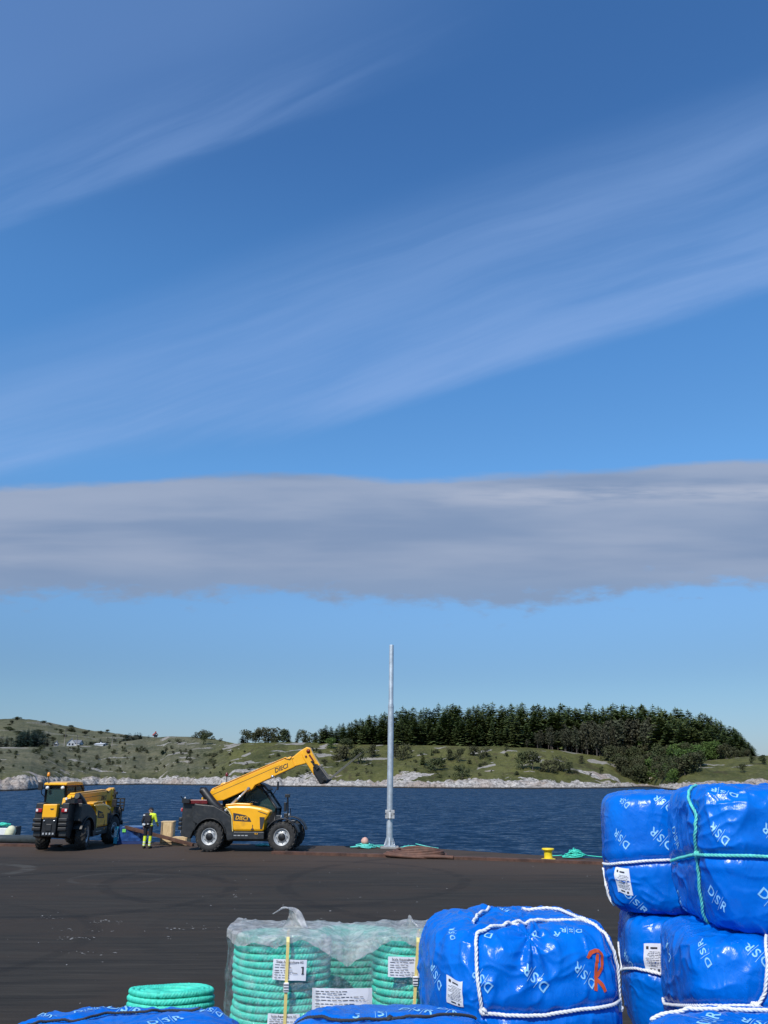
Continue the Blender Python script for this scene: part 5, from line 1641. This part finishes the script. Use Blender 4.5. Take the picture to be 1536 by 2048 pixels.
def bale_obj(B, name, label, group, ropes=(), texts=(), papers=(), parts=True, n=NB, spray=(), knots=()):
    root = tag(empty(name, B.loc, B.rz), label, 'bale', group)
    # rope centre lines first: they crease the sheet
    lines = []
    for (path, mat, r) in ropes:
        D = cube_path([B.at(*q) if len(q) == 2 else q for q in path])
        Pq, N = B.base(D)
        lines.append((smooth_path(Pq, 3), N, mat, r))
    if lines:
        B.cr = np.concatenate([resample(l_[0], .02) for l_ in lines])
    g = np.linspace(-1, 1, n + 1)
    a, b_ = [q.ravel() for q in np.meshgrid(g, g, indexing='ij')]
    o1 = np.ones_like(a)
    fac = [np.stack(q, 1) for q in ((a, -o1, b_), (-a, o1, b_), (-o1, -a, b_), (o1, a, b_), (a, b_, o1), (a, -b_, -o1))]
    D = np.concatenate(fac)
    key = np.round(D * 1000).astype(np.int64)
    key = (key[:, 0] + 2000) * 10 ** 8 + (key[:, 1] + 2000) * 10 ** 4 + key[:, 2] + 2000
    _, first, inv = np.unique(key, return_index=True, return_inverse=True)
    Pq, N = B.S(D[first])
    i, j = [q.ravel() for q in np.meshgrid(np.arange(n), np.arange(n), indexing='ij')]
    quad = np.stack([i * (n + 1) + j, (i + 1) * (n + 1) + j, (i + 1) * (n + 1) + j + 1, i * (n + 1) + j + 1], 1)
    F = np.concatenate([inv.ravel()[quad + k * (n + 1) ** 2] for k in range(6)])
    mb = MB()
    mb.v = [tuple(q) for q in Pq.tolist()]; mb.k = len(mb.v)
    mb.f = [tuple(q) for q in F.tolist()]; mb.mi = [0] * len(F); mb.sm = [True] * len(F)
    # printed letters lie in the sheet
    for tx in texts:
        s_, px, py, ang, size = tx[:5]
        d0 = B.at(px, py)
        ax = 1 if abs(d0[1]) > .999 else int(np.argmax(np.abs(d0)))
        vs, fs = printed(s_, size)
        ca, sa = math.cos(R(ang)), math.sin(R(ang))
        u, v = vs[:, 0] * ca - vs[:, 1] * sa, vs[:, 0] * sa + vs[:, 1] * ca
        if ax == 1:   ua, va, sg = 0, 2, (1 if d0[1] < 0 else -1)
        elif ax == 0: ua, va, sg = 1, 2, (-1 if d0[0] < 0 else 1)
        else:         ua, va, sg = 0, 1, 1
        DD = np.tile(d0, (len(vs), 1))
        DD[:, ua] += sg * u / B.h[ua]; DD[:, va] += v / B.h[va]
        DD[:, ax] = np.sign(d0[ax])
        if ax == 1: DD = wrap(B, DD)
        Pt, Nt = B.S(DD)
        mb.add(Pt + Nt * .0028, fs, 1, True)
    cover = mb.build('tarpaulin', [M['tarp'], M['print']], root)
    for (Pl, Nl, mat, r) in lines:
        rb = MB()
        twisted(rb, Pl + Nl * r * .45, r, n=6)
        rb.build('rope', M[mat], root)
    for (px, py, mat, r, sd) in knots:
        Pk, Nk = B.S(np.array([B.at(px, py)]))
        kb = MB()
        rs_ = np.random.default_rng(sd)
        for q in range(4):
            a_ = np.linspace(0, 2 * np.pi, 22)
            ax1, ax2 = rs_.normal(0, 1, 3), rs_.normal(0, 1, 3)
            ax1 /= np.linalg.norm(ax1); ax2 -= ax1 * ax1.dot(ax2); ax2 /= np.linalg.norm(ax2)
            pth = Pk[0] + Nk[0] * r * 1.1 + 1.5 * r * (np.cos(a_)[:, None] * ax1 + np.sin(a_)[:, None] * ax2) * rs_.uniform(.7, 1.1)
            twisted(kb, pth[:-1], r * .95, step=r * .6, n=5)
        kb.build('knot', M[mat], root)
    for (px, py, wd, hh, ang, sd) in papers:
        d0 = B.at(px, py).copy()
        if d0[1] > -.999 and d0[0] < -.999:
            d0[0] = -1 - (d0[1] + 1) * B.h[1] / B.h[0]
        d0[1] = -1
        rs_ = random.Random(sd)
        ax = 1
        def sheet(x0, x1, y0, y1, off, nx=8, ny=8):
            uu, vv = [q.ravel() for q in np.meshgrid(np.linspace(x0, x1, nx), np.linspace(y0, y1, ny), indexing='ij')]
            ca, sa = math.cos(R(ang)), math.sin(R(ang))
            DD = np.tile(d0, (len(uu), 1))
            DD[:, 0] += (uu * ca - vv * sa) / B.h[0]; DD[:, 2] += (uu * sa + vv * ca) / B.h[2]
            DD[:, ax] = np.sign(d0[ax])
            Pt, Nt = B.S(wrap(B, DD))
            return (Pt + Nt * off).reshape(nx, ny, 3)
        pmb = MB().grid(sheet(-wd / 2, wd / 2, -hh / 2, hh / 2, .0045))
        po = pmb.build('paper_label', M['paper'], root)
        ink = MB()
        ink.grid(sheet(-wd * .36, -wd * .22, hh * .30, hh * .40, .0062, 3, 3)); ink.grid(sheet(-wd * .12, wd * .22, hh * .31, hh * .37, .0062, 5, 3))
        y_ = hh * .20
        while y_ > -hh * .32:
            x0 = -wd * rs_.uniform(.12, .40)
            while x0 < wd * .36:
                x1 = x0 + wd * rs_.uniform(.04, .2)
                ink.grid(sheet(x0, min(x1, wd * .42), y_, y_ + hh * .018, .0062, 3, 2)); x0 = x1 + wd * .025
            y_ -= hh * .055
        ink.grid(sheet(-wd * .2, wd * .1, -hh * .42, -hh * .37, .0062, 5, 2)); ink.grid(sheet(wd * .22, wd * .32, -hh * .44, -hh * .36, .0062, 3, 3))
        ink.build('small_print', M['ink'], po)
    for (strokes, wd, mat) in spray:
        sb = MB()
        for st_ in strokes:
            D = np.array([B.at(*q, True) for q in st_])
            Dp = smooth_path(resample(D, .02), 2)
            Dp[:, 1] = -1
            Pt, Nt = B.S(Dp)
            T_ = np.gradient(Pt, axis=0); T_ /= np.linalg.norm(T_, axis=1, keepdims=True)
            sd_ = np.cross(T_, Nt)
            ww = wd * (1 + .25 * noise3(np.stack([np.arange(len(Pt)) * .5, Pt[:, 0] * 0, Pt[:, 0] * 0 + .5], 1), 3))
            rows_ = []
            for e_ in np.linspace(-.5, .5, 5):
                off = Pt + sd_ * (ww * e_)[:, None]
                rows_.append(off + Nt * (.0045 - .004 * abs(e_) * 0))
            sb.grid(np.stack(rows_, 1))
        sb.build('spray_mark', M[mat], root)
    return root
T1 = "D|S|R"
UPA, DNA = 137, -46
WR = 'white_rope'
GB = 'blue tarpaulin bales piled in the foreground'
# front bale with the red letter
bA = Bale((.748, 5.12, 2.015), R(9), (.505, .47, .395), 11, ph=3.0, wr=1.5, knots=((-.05, -.45, .38, .011), (.02, -.1, .40, .010)))
bale_obj(bA, 'tarpaulin_bale', 'big blue bale roped in white with an orange red letter sprayed on its front', GB,
    ropes=[([(1028, 1847), (985, 1853), (955, 1866), (951, 1900), (955, 1950), (960, 2000), (964, 2026), (1010, 2030), (1080, 2030), (1150, 2020), (1243, 1998)], WR, .0098),
           ([(1028, 1847), (1100, 1842), (1165, 1841), (1195, 1850), (1215, 1880), (1235, 1935), (1247, 1995), (1250, 2020)], WR, .0098),
           ([(948, 1845), (955, 1832), (978, 1815)], WR, .0098), ([(1045, 1811), (1120, 1814), (1170, 1818), (1188, 1829), (1200, 1842)], WR, .0098)],
    texts=[(T1, 872, 1950, UPA, .066), (T1, 962, 1956, UPA, .068), (T1, 1069, 1952, UPA, .068), (T1, 1170, 1948, UPA, .066), ("D|S|R", 1142, 1860, 172, .06), ("D", 976, 1871, 140, .07), ("R", 1074, 1872, 30, .07), ("R", 1113, 1868, 150, .07), (T1, 905, 1865, 60, .055), (T1, 1005, 1812, 100, .06)],
    papers=[(909, 1985, .165, .14, 1, 4)], knots=[(1030, 1846, WR, .0098, 1), (966, 2024, WR, .0098, 2), (1250, 2014, WR, .0098, 6)],
    spray=[([[(1175, 1916), (1180, 1905), (1192, 1899), (1203, 1908), (1204, 1926), (1198, 1945), (1190, 1955)], [(1194, 1906), (1193, 1935), (1191, 1960), (1190, 1979)], [(1192, 1957), (1203, 1968), (1210, 1982)]], .019, 'orange')])
# upper left of the tall pile
bB = Bale((2.20, 6.28, 2.675), R(-13), (.53, .46, .39), 23, ph=5.0, p=8.5, wr=1.2).fit_left(1201)
bale_obj(bB, 'tarpaulin_bale', 'upper blue bale with white ropes and a paper label, half behind the tallest bale', GB,
    ropes=[([(1201, 1729), (1240, 1725), (1290, 1721), (1338, 1719), (1, -1, -.05)], WR, .0098), ([(1201, 1735), (1203, 1770), (1206, 1806), (1214, 1826)], WR, .0095)],
    texts=[(T1, 1241, 1676, UPA, .075), (T1, 1322, 1674, UPA, .075), (T1, 1270, 1805, DNA, .085), (T1, 1214, 1801, -60, .06), ("D|S|R", 1247, 1603, 135, .06), ("D|S|R", 1326, 1602, UPA, .075)],
    papers=[(1242, 1761, .145, .175, 2, 8)], knots=[])
# tallest bale, front right
bC = Bale((2.375, 5.24, 2.735), R(-3), (.56, .46, .385), 37, ph=7.0, p=8.5, wr=1.6).fit_left(1335)
bale_obj(bC, 'tarpaulin_bale', 'tallest blue bale in the right pile, tied with teal rope in a cross', GB,
    ropes=[([(1393, 1572), (1390, 1620), (1391, 1660), (1393, 1708), (1398, 1760), (1405, 1810), (1414, 1856)], 'teal_light', .0098),
           ([(1340, 1721), (1360, 1716), (1393, 1708), (1450, 1710), (1500, 1711), (1535, 1711), (1, -1, .05)], 'teal_light', .0098)],
    texts=[(T1, 1437, 1665, UPA, .07), (T1, 1433, 1799, DNA, .076), (T1, 1352, 1676, -62, .06), (T1, 1346, 1808, -62, .06), (T1, 1447, 1583, UPA, .068), (T1, 1548, 1670, UPA, .07), (T1, 1548, 1805, DNA, .076)],
    knots=[(1393, 1709, 'teal_light', .0098, 3)])
# below them
bD = Bale((2.27, 6.22, 1.90), R(-11), (.54, .46, .39), 41, ph=5.0, p=8.5, wr=1.4).fit_left(1236)
bale_obj(bD, 'tarpaulin_bale', 'blue bale with a paper label wedged between the red lettered bale and the right pile', GB,
    ropes=[([(1241, 1940), (1270, 1937), (1295, 1940), (1322, 1948), (1, -1, -.2)], WR, .0098), ([(1234, 1884), (1237, 1910), (1241, 1940)], WR, .0095)],
    texts=[(T1, 1256, 1917, UPA + 12, .06)], papers=[(1306, 1914, .145, .175, -3, 18)])
bE = Bale((2.25, 5.16, 1.965), R(-4), (.56, .47, .39), 53, ph=5.0, p=8.5, wr=1.5, knots=((.35, -.5, .25, .012),)).fit_left(1321)
bale_obj(bE, 'tarpaulin_bale', 'blue bale right under the tallest one, white rope down its right side', GB,
    ropes=[([(1534, 1872), (1533, 1930), (1529, 1985), (1512, 2012)], WR, .0098), ([(1318, 1997), (1330, 2008), (1345, 2010), (1400, 2011), (1440, 2010), (1512, 2011), (1, -1, -.7)], WR, .0098)],
    texts=[(T1, 1407, 1903, UPA, .072), (T1, 1513, 1905, UPA, .074), (T1, 1337, 1900, UPA + 6, .06)],
    knots=[(1511, 2011, WR, .0115, 4)])
# low bales along the bottom edge
bF = Bale((1.72, 3.92, 1.775), R(2), (.57, .44, .39), 61, wr=1.2)
bale_obj(bF, 'tarpaulin_bale', 'blue bale at the bottom right corner, only its roped top in view', GB,
    ropes=[([(1290, 2027), (1310, 2021), (1335, 2020), (1390, 2019), (1470, 2020), (1536, 2022)], WR, .0095)],
    texts=[(T1, 1290, 2036, 60, .07), (T1, 1420, 2040, 50, .08), (T1, 1520, 2044, UPA, .075)])
bG = Bale((-1.16, 3.95, 1.77), R(3), (.515, .42, .39), 71, wr=1.3)
bale_obj(bG, 'tarpaulin_bale', 'blue bale at the bottom left corner with a dark tie across its crumpled top', GB,
    ropes=[([(-10, 2052), (100, 2043), (170, 2038), (215, 2026), (300, 2018), (330, 2016), (400, 2014)], 'black_rope', .006)],
    texts=[(T1, 250, 2008, -20, .075), (T1, 330, 2040, 30, .07), (T1, 90, 2028, -40, .07), ("D|S|R", 180, 2018, 20, .06), (T1, 420, 2022, 170, .06)])
bH = Bale((.015, 3.95, 1.785), R(-2), (.44, .42, .39), 83, wr=1.3)
bale_obj(bH, 'tarpaulin_bale', 'blue bale at the bottom middle before the rope pallet, dark cord knotted on top', GB,
    ropes=[([(585, 2046), (680, 2042), (780, 2037), (850, 2034), (960, 2028)], 'black_rope', .007)],
    texts=[("S", 712, 2032, 0, .075), ("|S|", 760, 2030, 5, .07), (T1, 835, 2021, -20, .075), (T1, 905, 2026, -30, .07)],
    knots=[(780, 2036, 'black_rope', .008, 9)])
# the bales underneath, carrying those in view
def plain_bale(x, y, z, rz, half, seed, label):
    B = Bale((x, y, z), rz, half, seed)
    return bale_obj(B, 'tarpaulin_bale', label, GB, n=24)
for (Bx, cnt, lab) in ((bA, 2, 'blue bale under the red lettered bale'), (bD, 2, 'blue bale in the pile under the squeezed labelled one'), (bE, 2, 'blue bale in the right pile under the white roped one'),
                       (bF, 2, 'blue bale under the bottom right corner one'), (bG, 2, 'blue bale under the bottom left corner one'), (bH, 2, 'blue bale under the bottom middle one')):
    zb_ = Bx.loc[2] - Bx.h[2]
    hh = zb_ / cnt
    for k in range(cnt):
        plain_bale(Bx.loc[0], Bx.loc[1], hh * (k + .5), Bx.rz, (Bx.h[0], Bx.h[1], hh / 2 + .012), 200 + k + int(Bx.seed), lab + (', on the ground' if k == 0 else ', second from the ground'))

# ------------------------------------------------------------------ coils of teal rope
def coil_mesh(Rr, pitch, nw):
    mb = MB()
    r = pitch * .52
    def ring(rad, z, N, ph):
        seg = N * 8
        th = np.linspace(0, 2 * np.pi, seg, endpoint=False)
        for k in range(3):
            a = th * N + ph + k * 2.094
            rr = rad + .46 * r * np.cos(a); zz_ = z + .46 * r * np.sin(a)
            wob = .004 * np.sin(th * 3 + ph)
            mb.tube(np.stack([(rr + wob) * np.cos(th), (rr + wob) * np.sin(th), zz_ + wob], 1), r * .57, 6, closed=True)
    N = int(2 * math.pi * Rr / (pitch * 1.8))
    for i in range(nw):
        tuck = .35 * r if i in (0, nw - 1) else 0
        ring(Rr - r - tuck, pitch * (i + .5), N, i * .7)
    for j in range(1, 4):
        ring(Rr - r - j * pitch * .95, pitch * (nw - .55), int(N * (1 - j * .13)), j * 1.1)
    return mb
CR = .335
cp_ = coil_mesh(CR, .0425, 9)
cmesh = cp_.build('teal_coil', M['teal'])
core = MB().lathe([(CR - .10, .02), (CR - .10, .36), (.10, .36), (.10, .02)], n=40)
LH = .385
def coil(x, y, z, label, group=None, inner=None):
    global cmesh
    rt = tag(empty('rope_coil', (x, y, z)), label, 'rope coil', group)
    rt.scale = (1, SYC, 1)
    o_ = bpy.data.objects.new('winding', cmesh.data); col.objects.link(o_); o_.parent = rt; o_.rotation_euler = (0, 0, random.uniform(0, 6))
    c_ = bpy.data.objects.new('coil_core', core_me); col.objects.link(c_); c_.parent = rt
    return rt
core_o = core.build('coil_core', M['teal']); core_me = core_o.data
bpy.data.objects.remove(core_o)
def pallet(x, y, z, wd, dp, label):
    rt = tag(empty('wooden_pallet', (x, y, z)), label, 'pallet')
    dk = MB()
    for k in range(6):
        dk.box((0, -dp / 2 + .06 + k * (dp - .12) / 5, .13), (wd, .11, .022))
    dk.build('deck_boards', M['wood'], rt)
    bs = MB()
    for k in (-1, 0, 1):
        bs.box((k * (wd / 2 - .06), 0, .06), (.10, dp, .116))
    bs.build('bearers', M['wood'], rt)
PXC, PYC = -.23, 6.62
xl, xr = -.69, .245
SYC = .72
yf, yb = 6.12, 6.75
zt = 2.15
z0 = zt - 2 * LH
xm, ym = (xl + xr) / 2, yf + .68
for (x, y, nm, dz_) in ((xl, yf, 'left', 0), (xr, yf, 'right', 0), (xm, ym, 'back middle', -.09)):
    for k in range(2):
        coil(x, y, z0 + k * LH + dz_ * k, f'teal rope coil under clear film on the pallet, {"upper" if k else "lower"} {nm} one', 'teal rope coils on the wrapped pallet')
pallet(PXC, PYC, z0 - .142, 1.65, 1.5, 'wooden pallet under the film wrapped rope coils')
for k in range(3):
    for (x, y, nm) in ((xl, yf, 'left'), (xr, yf, 'right'), (xl, yb, 'back left'), (xr, yb, 'back right')):
        coil(x, y, .142 + k * .374, f'teal rope coil in the lower pallet load, layer {["bottom", "middle", "top"][k]} {nm}', 'teal rope coils in the lower load')
pallet(PXC, PYC, 0, 1.65, 1.5, 'wooden pallet on the ground below the lower rope load')
lx, ly = -1.635, 6.98
ztop_l = 1.645
for k in range(4):
    coil(lx, ly, ztop_l - LH * (k + 1) - (.02 if k == 0 else .05), 'single teal rope coil standing apart left of the wrapped pallet' if k == 0 else f'teal rope coil hidden in the lone stack, number {k} below the top', 'lone stack of teal rope coils' if k else None).rotation_euler.x = R(-5) if k == 0 else 0
pallet(lx, ly, 0, .8, .8, 'small wooden pallet under the lone stack of rope coils')

# stretch film round the load
fm = tag(empty('stretch_film', (0, 0, 0)), 'wrinkled clear film wrapped over the pallet of teal rope coils, torn ends on top', 'plastic film')
ro_ = CR + .022
plan = []
for a in np.linspace(100, 270, 34):
    plan.append((xl + ro_ * math.cos(R(a)), (yf if a > 180 else yf) + SYC * ro_ * math.sin(R(a))))
plan = [(xl - ro_, yf + .22)] + [(xl - ro_, y) for y in np.linspace(yf + .2, yf + .05, 4)] + [(xl + ro_ * math.cos(R(a)), yf + SYC * ro_ * math.sin(R(a))) for a in np.linspace(180, 270, 22)] + \
       [(x, yf - SYC * ro_) for x in np.linspace(xl + .05, xr - .05, 26)] + [(xr + ro_ * math.cos(R(a)), yf + SYC * ro_ * math.sin(R(a))) for a in np.linspace(270, 360, 22)] + [(xr + ro_, y) for y in np.linspace(yf + .05, yf + .22, 4)]
plan = resample(np.array([(x, y, 0) for x, y in plan]), .02)
zs_ = np.linspace(z0 - .1, zt + .035, 44)
W_ = np.zeros((len(plan), len(zs_), 3))
s_ = np.arange(len(plan)) * .02
T_, U_, V_ = frames(plan)
for j, z in enumerate(zs_):
    Q = np.stack([s_ * 7, np.full_like(s_, z * 4), s_ * 0 + .3], 1)
    rd = (1 - np.minimum(1, np.abs(noise3(Q + 1.2 * noise3(Q * .6, 4)[:, None], 5)) * 3)) ** 2
    off = .004 + .012 * rd + .004 * noise3(Q * 4, 9)
    corner = np.exp(-((s_ - .42) / .18) ** 2)
    off = off + corner * (.03 + .06 * noise3(np.stack([s_ * 14, np.full_like(s_, z * 7), s_ * 0], 1), 13)) * np.clip((z - z0) / .5, .1, 1)
    nrm = np.stack([T_[:, 1], -T_[:, 0]], 1)
    W_[:, j, :2] = plan[:, :2] + nrm * off[:, None]
    W_[:, j, 2] = z + .012 * noise3(np.stack([s_ * 6, s_ * 0, s_ * 0 + .7], 1), 21) * (j > 40)
MB().grid(W_).build('side_wrap', M['film'], fm)
# cloudy top sheet, hanging down between the two front coils
nx, ny = 110, 60
xs_ = np.linspace(xl - ro_ - .03, xr + ro_ + .03, nx)
TS = np.zeros((nx, ny, 3))
mid = (xl + xr) / 2 - .02
for i, x in enumerate(xs_):
    vd = np.exp(-np.abs((x - mid) / .13) ** 1.35)
    yfr = yf - SYC * ro_ - .012 + .10 * vd
    dl = min(abs(x - xl), abs(x - xr))
    edge_y = (yf - SYC * math.sqrt(max(0, ro_ ** 2 - dl ** 2)) if dl < ro_ else yf) - .014
    if abs(x - mid) < .16 or (x > xl and x < xr): edge_y = min(edge_y, yfr + .04)
    out_ = max(0, (xl - ro_ * .6 - x), (x - xr - ro_ * .6))
    zed_ = zt + .022 - .035 - .185 * vd - .02 * (x < xl) + .018 * math.sin(x * 21)
    for j in range(ny):
        v = j / (ny - 1)
        if v < .28:                       # lip hanging over the front edge
            k = v / .28
            y = edge_y + (0 if k < .8 else (k - .8) * .10)
            z = zed_ + (zt + .03 - zed_ - .10 * vd * k) * k
        else:
            k = (v - .28) / .72
            y = edge_y + .02 + (yb + .20 - edge_y) * k
            z = zt + .03 - .10 * vd * (1 - k) ** 1.5 - (.34 * ((k - .50) / .50) ** 1.2 if k > .50 else 0)
        TS[i, j] = (x, y, z)
nq = TS.reshape(-1, 3) * np.array([8, 7, 8])
TS[:, :, 2] += (.009 * noise3(nq, 31) + .010 * ((1 - np.minimum(1, np.abs(noise3(nq * np.array([1.4, .5, 1]), 32)) * 3)) ** 2)).reshape(nx, ny)
TS[:, :, 1] -= (.012 * np.abs(noise3(nq * 1.7, 33))).reshape(nx, ny)
MB().grid(TS).build('top_sheet', M['film_top'], fm)
def torn(px, py, Y, pts, w_, seed, name='torn_end'):
    """a twisted scrap of film standing up from the sheet"""
    rs = np.random.default_rng(seed)
    base_ = np.array(P(px, py, Y))
    path = smooth_path(resample(np.array(pts, float), .012), 6)
    n_ = len(path)
    A_ = np.zeros((n_, 12, 3))
    for j, e_ in enumerate(np.linspace(-1, 1, 12)):
        ww = np.interp(np.linspace(0, 1, n_), np.linspace(0, 1, len(w_)), w_)
        A_[:, j] = base_ + path + np.stack([e_ * ww, .35 * ww * np.cos(e_ * 3 + np.arange(n_) * .22), .25 * ww * np.sin(e_ * 4 + np.arange(n_) * .3)], 1)
    q = A_.reshape(-1, 3) * 16
    A_ += (.010 * np.stack([noise3(q, seed), noise3(q, seed + 1), noise3(q, seed + 2)], 1)).reshape(A_.shape)
    MB().grid(A_).build(name, M['film_top'], fm)
torn(592, 1860, 6.15, [(0, 0, -.03), (-.01, 0, .06), (-.01, 0, .115), (-.05, -.01, .15), (-.10, -.01, .135), (-.145, -.01, .115), (-.165, -.01, .10)], [.13, .10, .055, .03, .016, .010, .004], 3)
torn(822, 1857, 6.2, [(0, 0, -.02), (0, 0, .04), (-.01, 0, .075), (-.01, 0, .085)], [.11, .075, .03, .008], 8)
# yellow straps with clips
for (x_a, x_b, pc) in ((576, 569, 1975), (836, 826, 1962)):
    st_ = tag(empty('strap', (0, 0, 0)), 'yellow packing strap down the left coils of the wrapped pallet' if x_a < 700 else 'yellow packing strap down the right coils of the wrapped pallet', 'strap')
    pa, pb2 = P(x_a, 1884, yf - SYC * ro_ - .03), P(x_b, 2055, yf - SYC * ro_ - .03)
    sb = MB()
    dx = Vector((.0100, 0, 0))
    tp = P(x_a + 1, 1864, yf - SYC * ro_ + .09); tp2 = P(x_a + 2, 1858, yf - SYC * ro_ + .20)
    pth = [tp2, tp, P(x_a, 1874, yf - SYC * ro_ - .012), pa, (pa + pb2) / 2, pb2]
    sb.add([p + sgn * dx + off for p in pth for off in (Vector((0, 0, 0)), Vector((0, .003, -.003))) for sgn in (-1, 1)],
           [f for k in range(5) for f in ((4 * k, 4 * k + 1, 4 * k + 5, 4 * k + 4), (4 * k + 2, 4 * k + 6, 4 * k + 7, 4 * k + 3), (4 * k, 4 * k + 4, 4 * k + 6, 4 * k + 2), (4 * k + 1, 4 * k + 3, 4 * k + 7, 4 * k + 5))])
    sb.build('band', M['strap'], st_)
    pcn = P((x_a + x_b) / 2, pc, yf - SYC * ro_ - .034)
    cbx = MB().box(pcn, (.034, .012, .055)).build('clip', M['white'], st_, bevel=.003)
    sl_ = MB()
    for k in (-1, 0, 1):
        sl_.box(pcn + Vector((0, -.007, k * .016)), (.030, .003, .005))
    sl_.build('clip_slot', M['ink'], cbx)
# printed sheets under the film
def sheet_label(px0, py0, px1, py1, Y, label, head=None, arrow=True, rot=0, seed=0):
    a_, b_ = P(px0, py0, Y), P(px1, py1, Y)
    wd, hh = b_.x - a_.x, a_.z - b_.z
    rt = tag(empty('printed_sheet', ((a_.x + b_.x) / 2, Y, (a_.z + b_.z) / 2)), label, 'paper sheet')
    rt.rotation_euler = (0, R(rot), 0)
    g_ = np.zeros((14, 10, 3))
    for i, x in enumerate(np.linspace(-wd / 2, wd / 2, 14)):
        for j, z in enumerate(np.linspace(-hh / 2, hh / 2, 10)):
            g_[i, j] = (x, .004 * math.sin(x * 40 + z * 25 + seed) + .05 * (x / .3) ** 2, z)
    MB().grid(g_).build('paper', M['paper'], rt)
    ink = MB()
    rs = random.Random(seed)
    Yp = -.006
    bow = lambda x: Yp + .05 * (x / .3) ** 2
    if head:
        vs, fs = text_verts(head, hh * .17, .01)
        kx = min(1, wd * .9 / (vs[:, 0].max() - vs[:, 0].min()))
        ink.add([(x * kx, bow(x * kx), z + hh * .38) for x, z in vs], fs)
    z = hh * (.22 if head else .36)
    while z > -hh * .42:
        x = -wd * .44
        end = wd * rs.uniform(-.05, .26 if arrow else .44)
        while x < end:
            w_ = rs.uniform(.012, .035)
            c_ = x + w_ / 2
            ink.add([(x, bow(x), z), (x + w_, bow(x + w_), z), (x + w_, bow(x + w_), z + hh * .028), (x, bow(x), z + hh * .028)], [(0, 1, 2, 3)])
            x += w_ + .008
        z -= hh * rs.uniform(.085, .16)
    if arrow:
        x = wd * .40
        for (x0, x1, z0_, z1_) in ((x - .005, x + .005, -hh * .18, hh * .18), (x - .012, x + .003, hh * .12, hh * .17), (x - .009, x + .009, -hh * .19, -hh * .15)):
            ink.add([(x0, bow(x0), z0_), (x1, bow(x1), z0_), (x1, bow(x1), z1_), (x0, bow(x0), z1_)], [(0, 1, 2, 3)])
    ink.build('printing', M['ink'], rt)
yl = yf - SYC * ro_ - .022
sheet_label(546, 1919, 612, 1961, yl, 'printed white sheet on the upper left coil, behind the left strap', "Scale Aquaculture AS", True, 2, 1)
sheet_label(776, 1914, 845, 1955, yl, 'printed white sheet on the upper right coil, behind the right strap', "Scale Aquaculture AS", True, 1, 2)
sheet_label(624, 1977, 744, 2024, yl, 'large white printed sheet between the two front coils', None, False, 0, 3)
sheet_label(535, 2028, 598, 2068, yl, 'printed white sheet low on the left coils at the bottom of the picture', "Scale Aquaculture AS", True, 1, 4)
bpy.data.objects.remove(cmesh)
# prototypes never planted must not remain
for kd, lst in protos.items():
    for i_, o_ in enumerate(lst):
        if (kd, i_) not in used:
            for ch in list(o_.children): bpy.data.objects.remove(ch)
            bpy.data.objects.remove(o_)
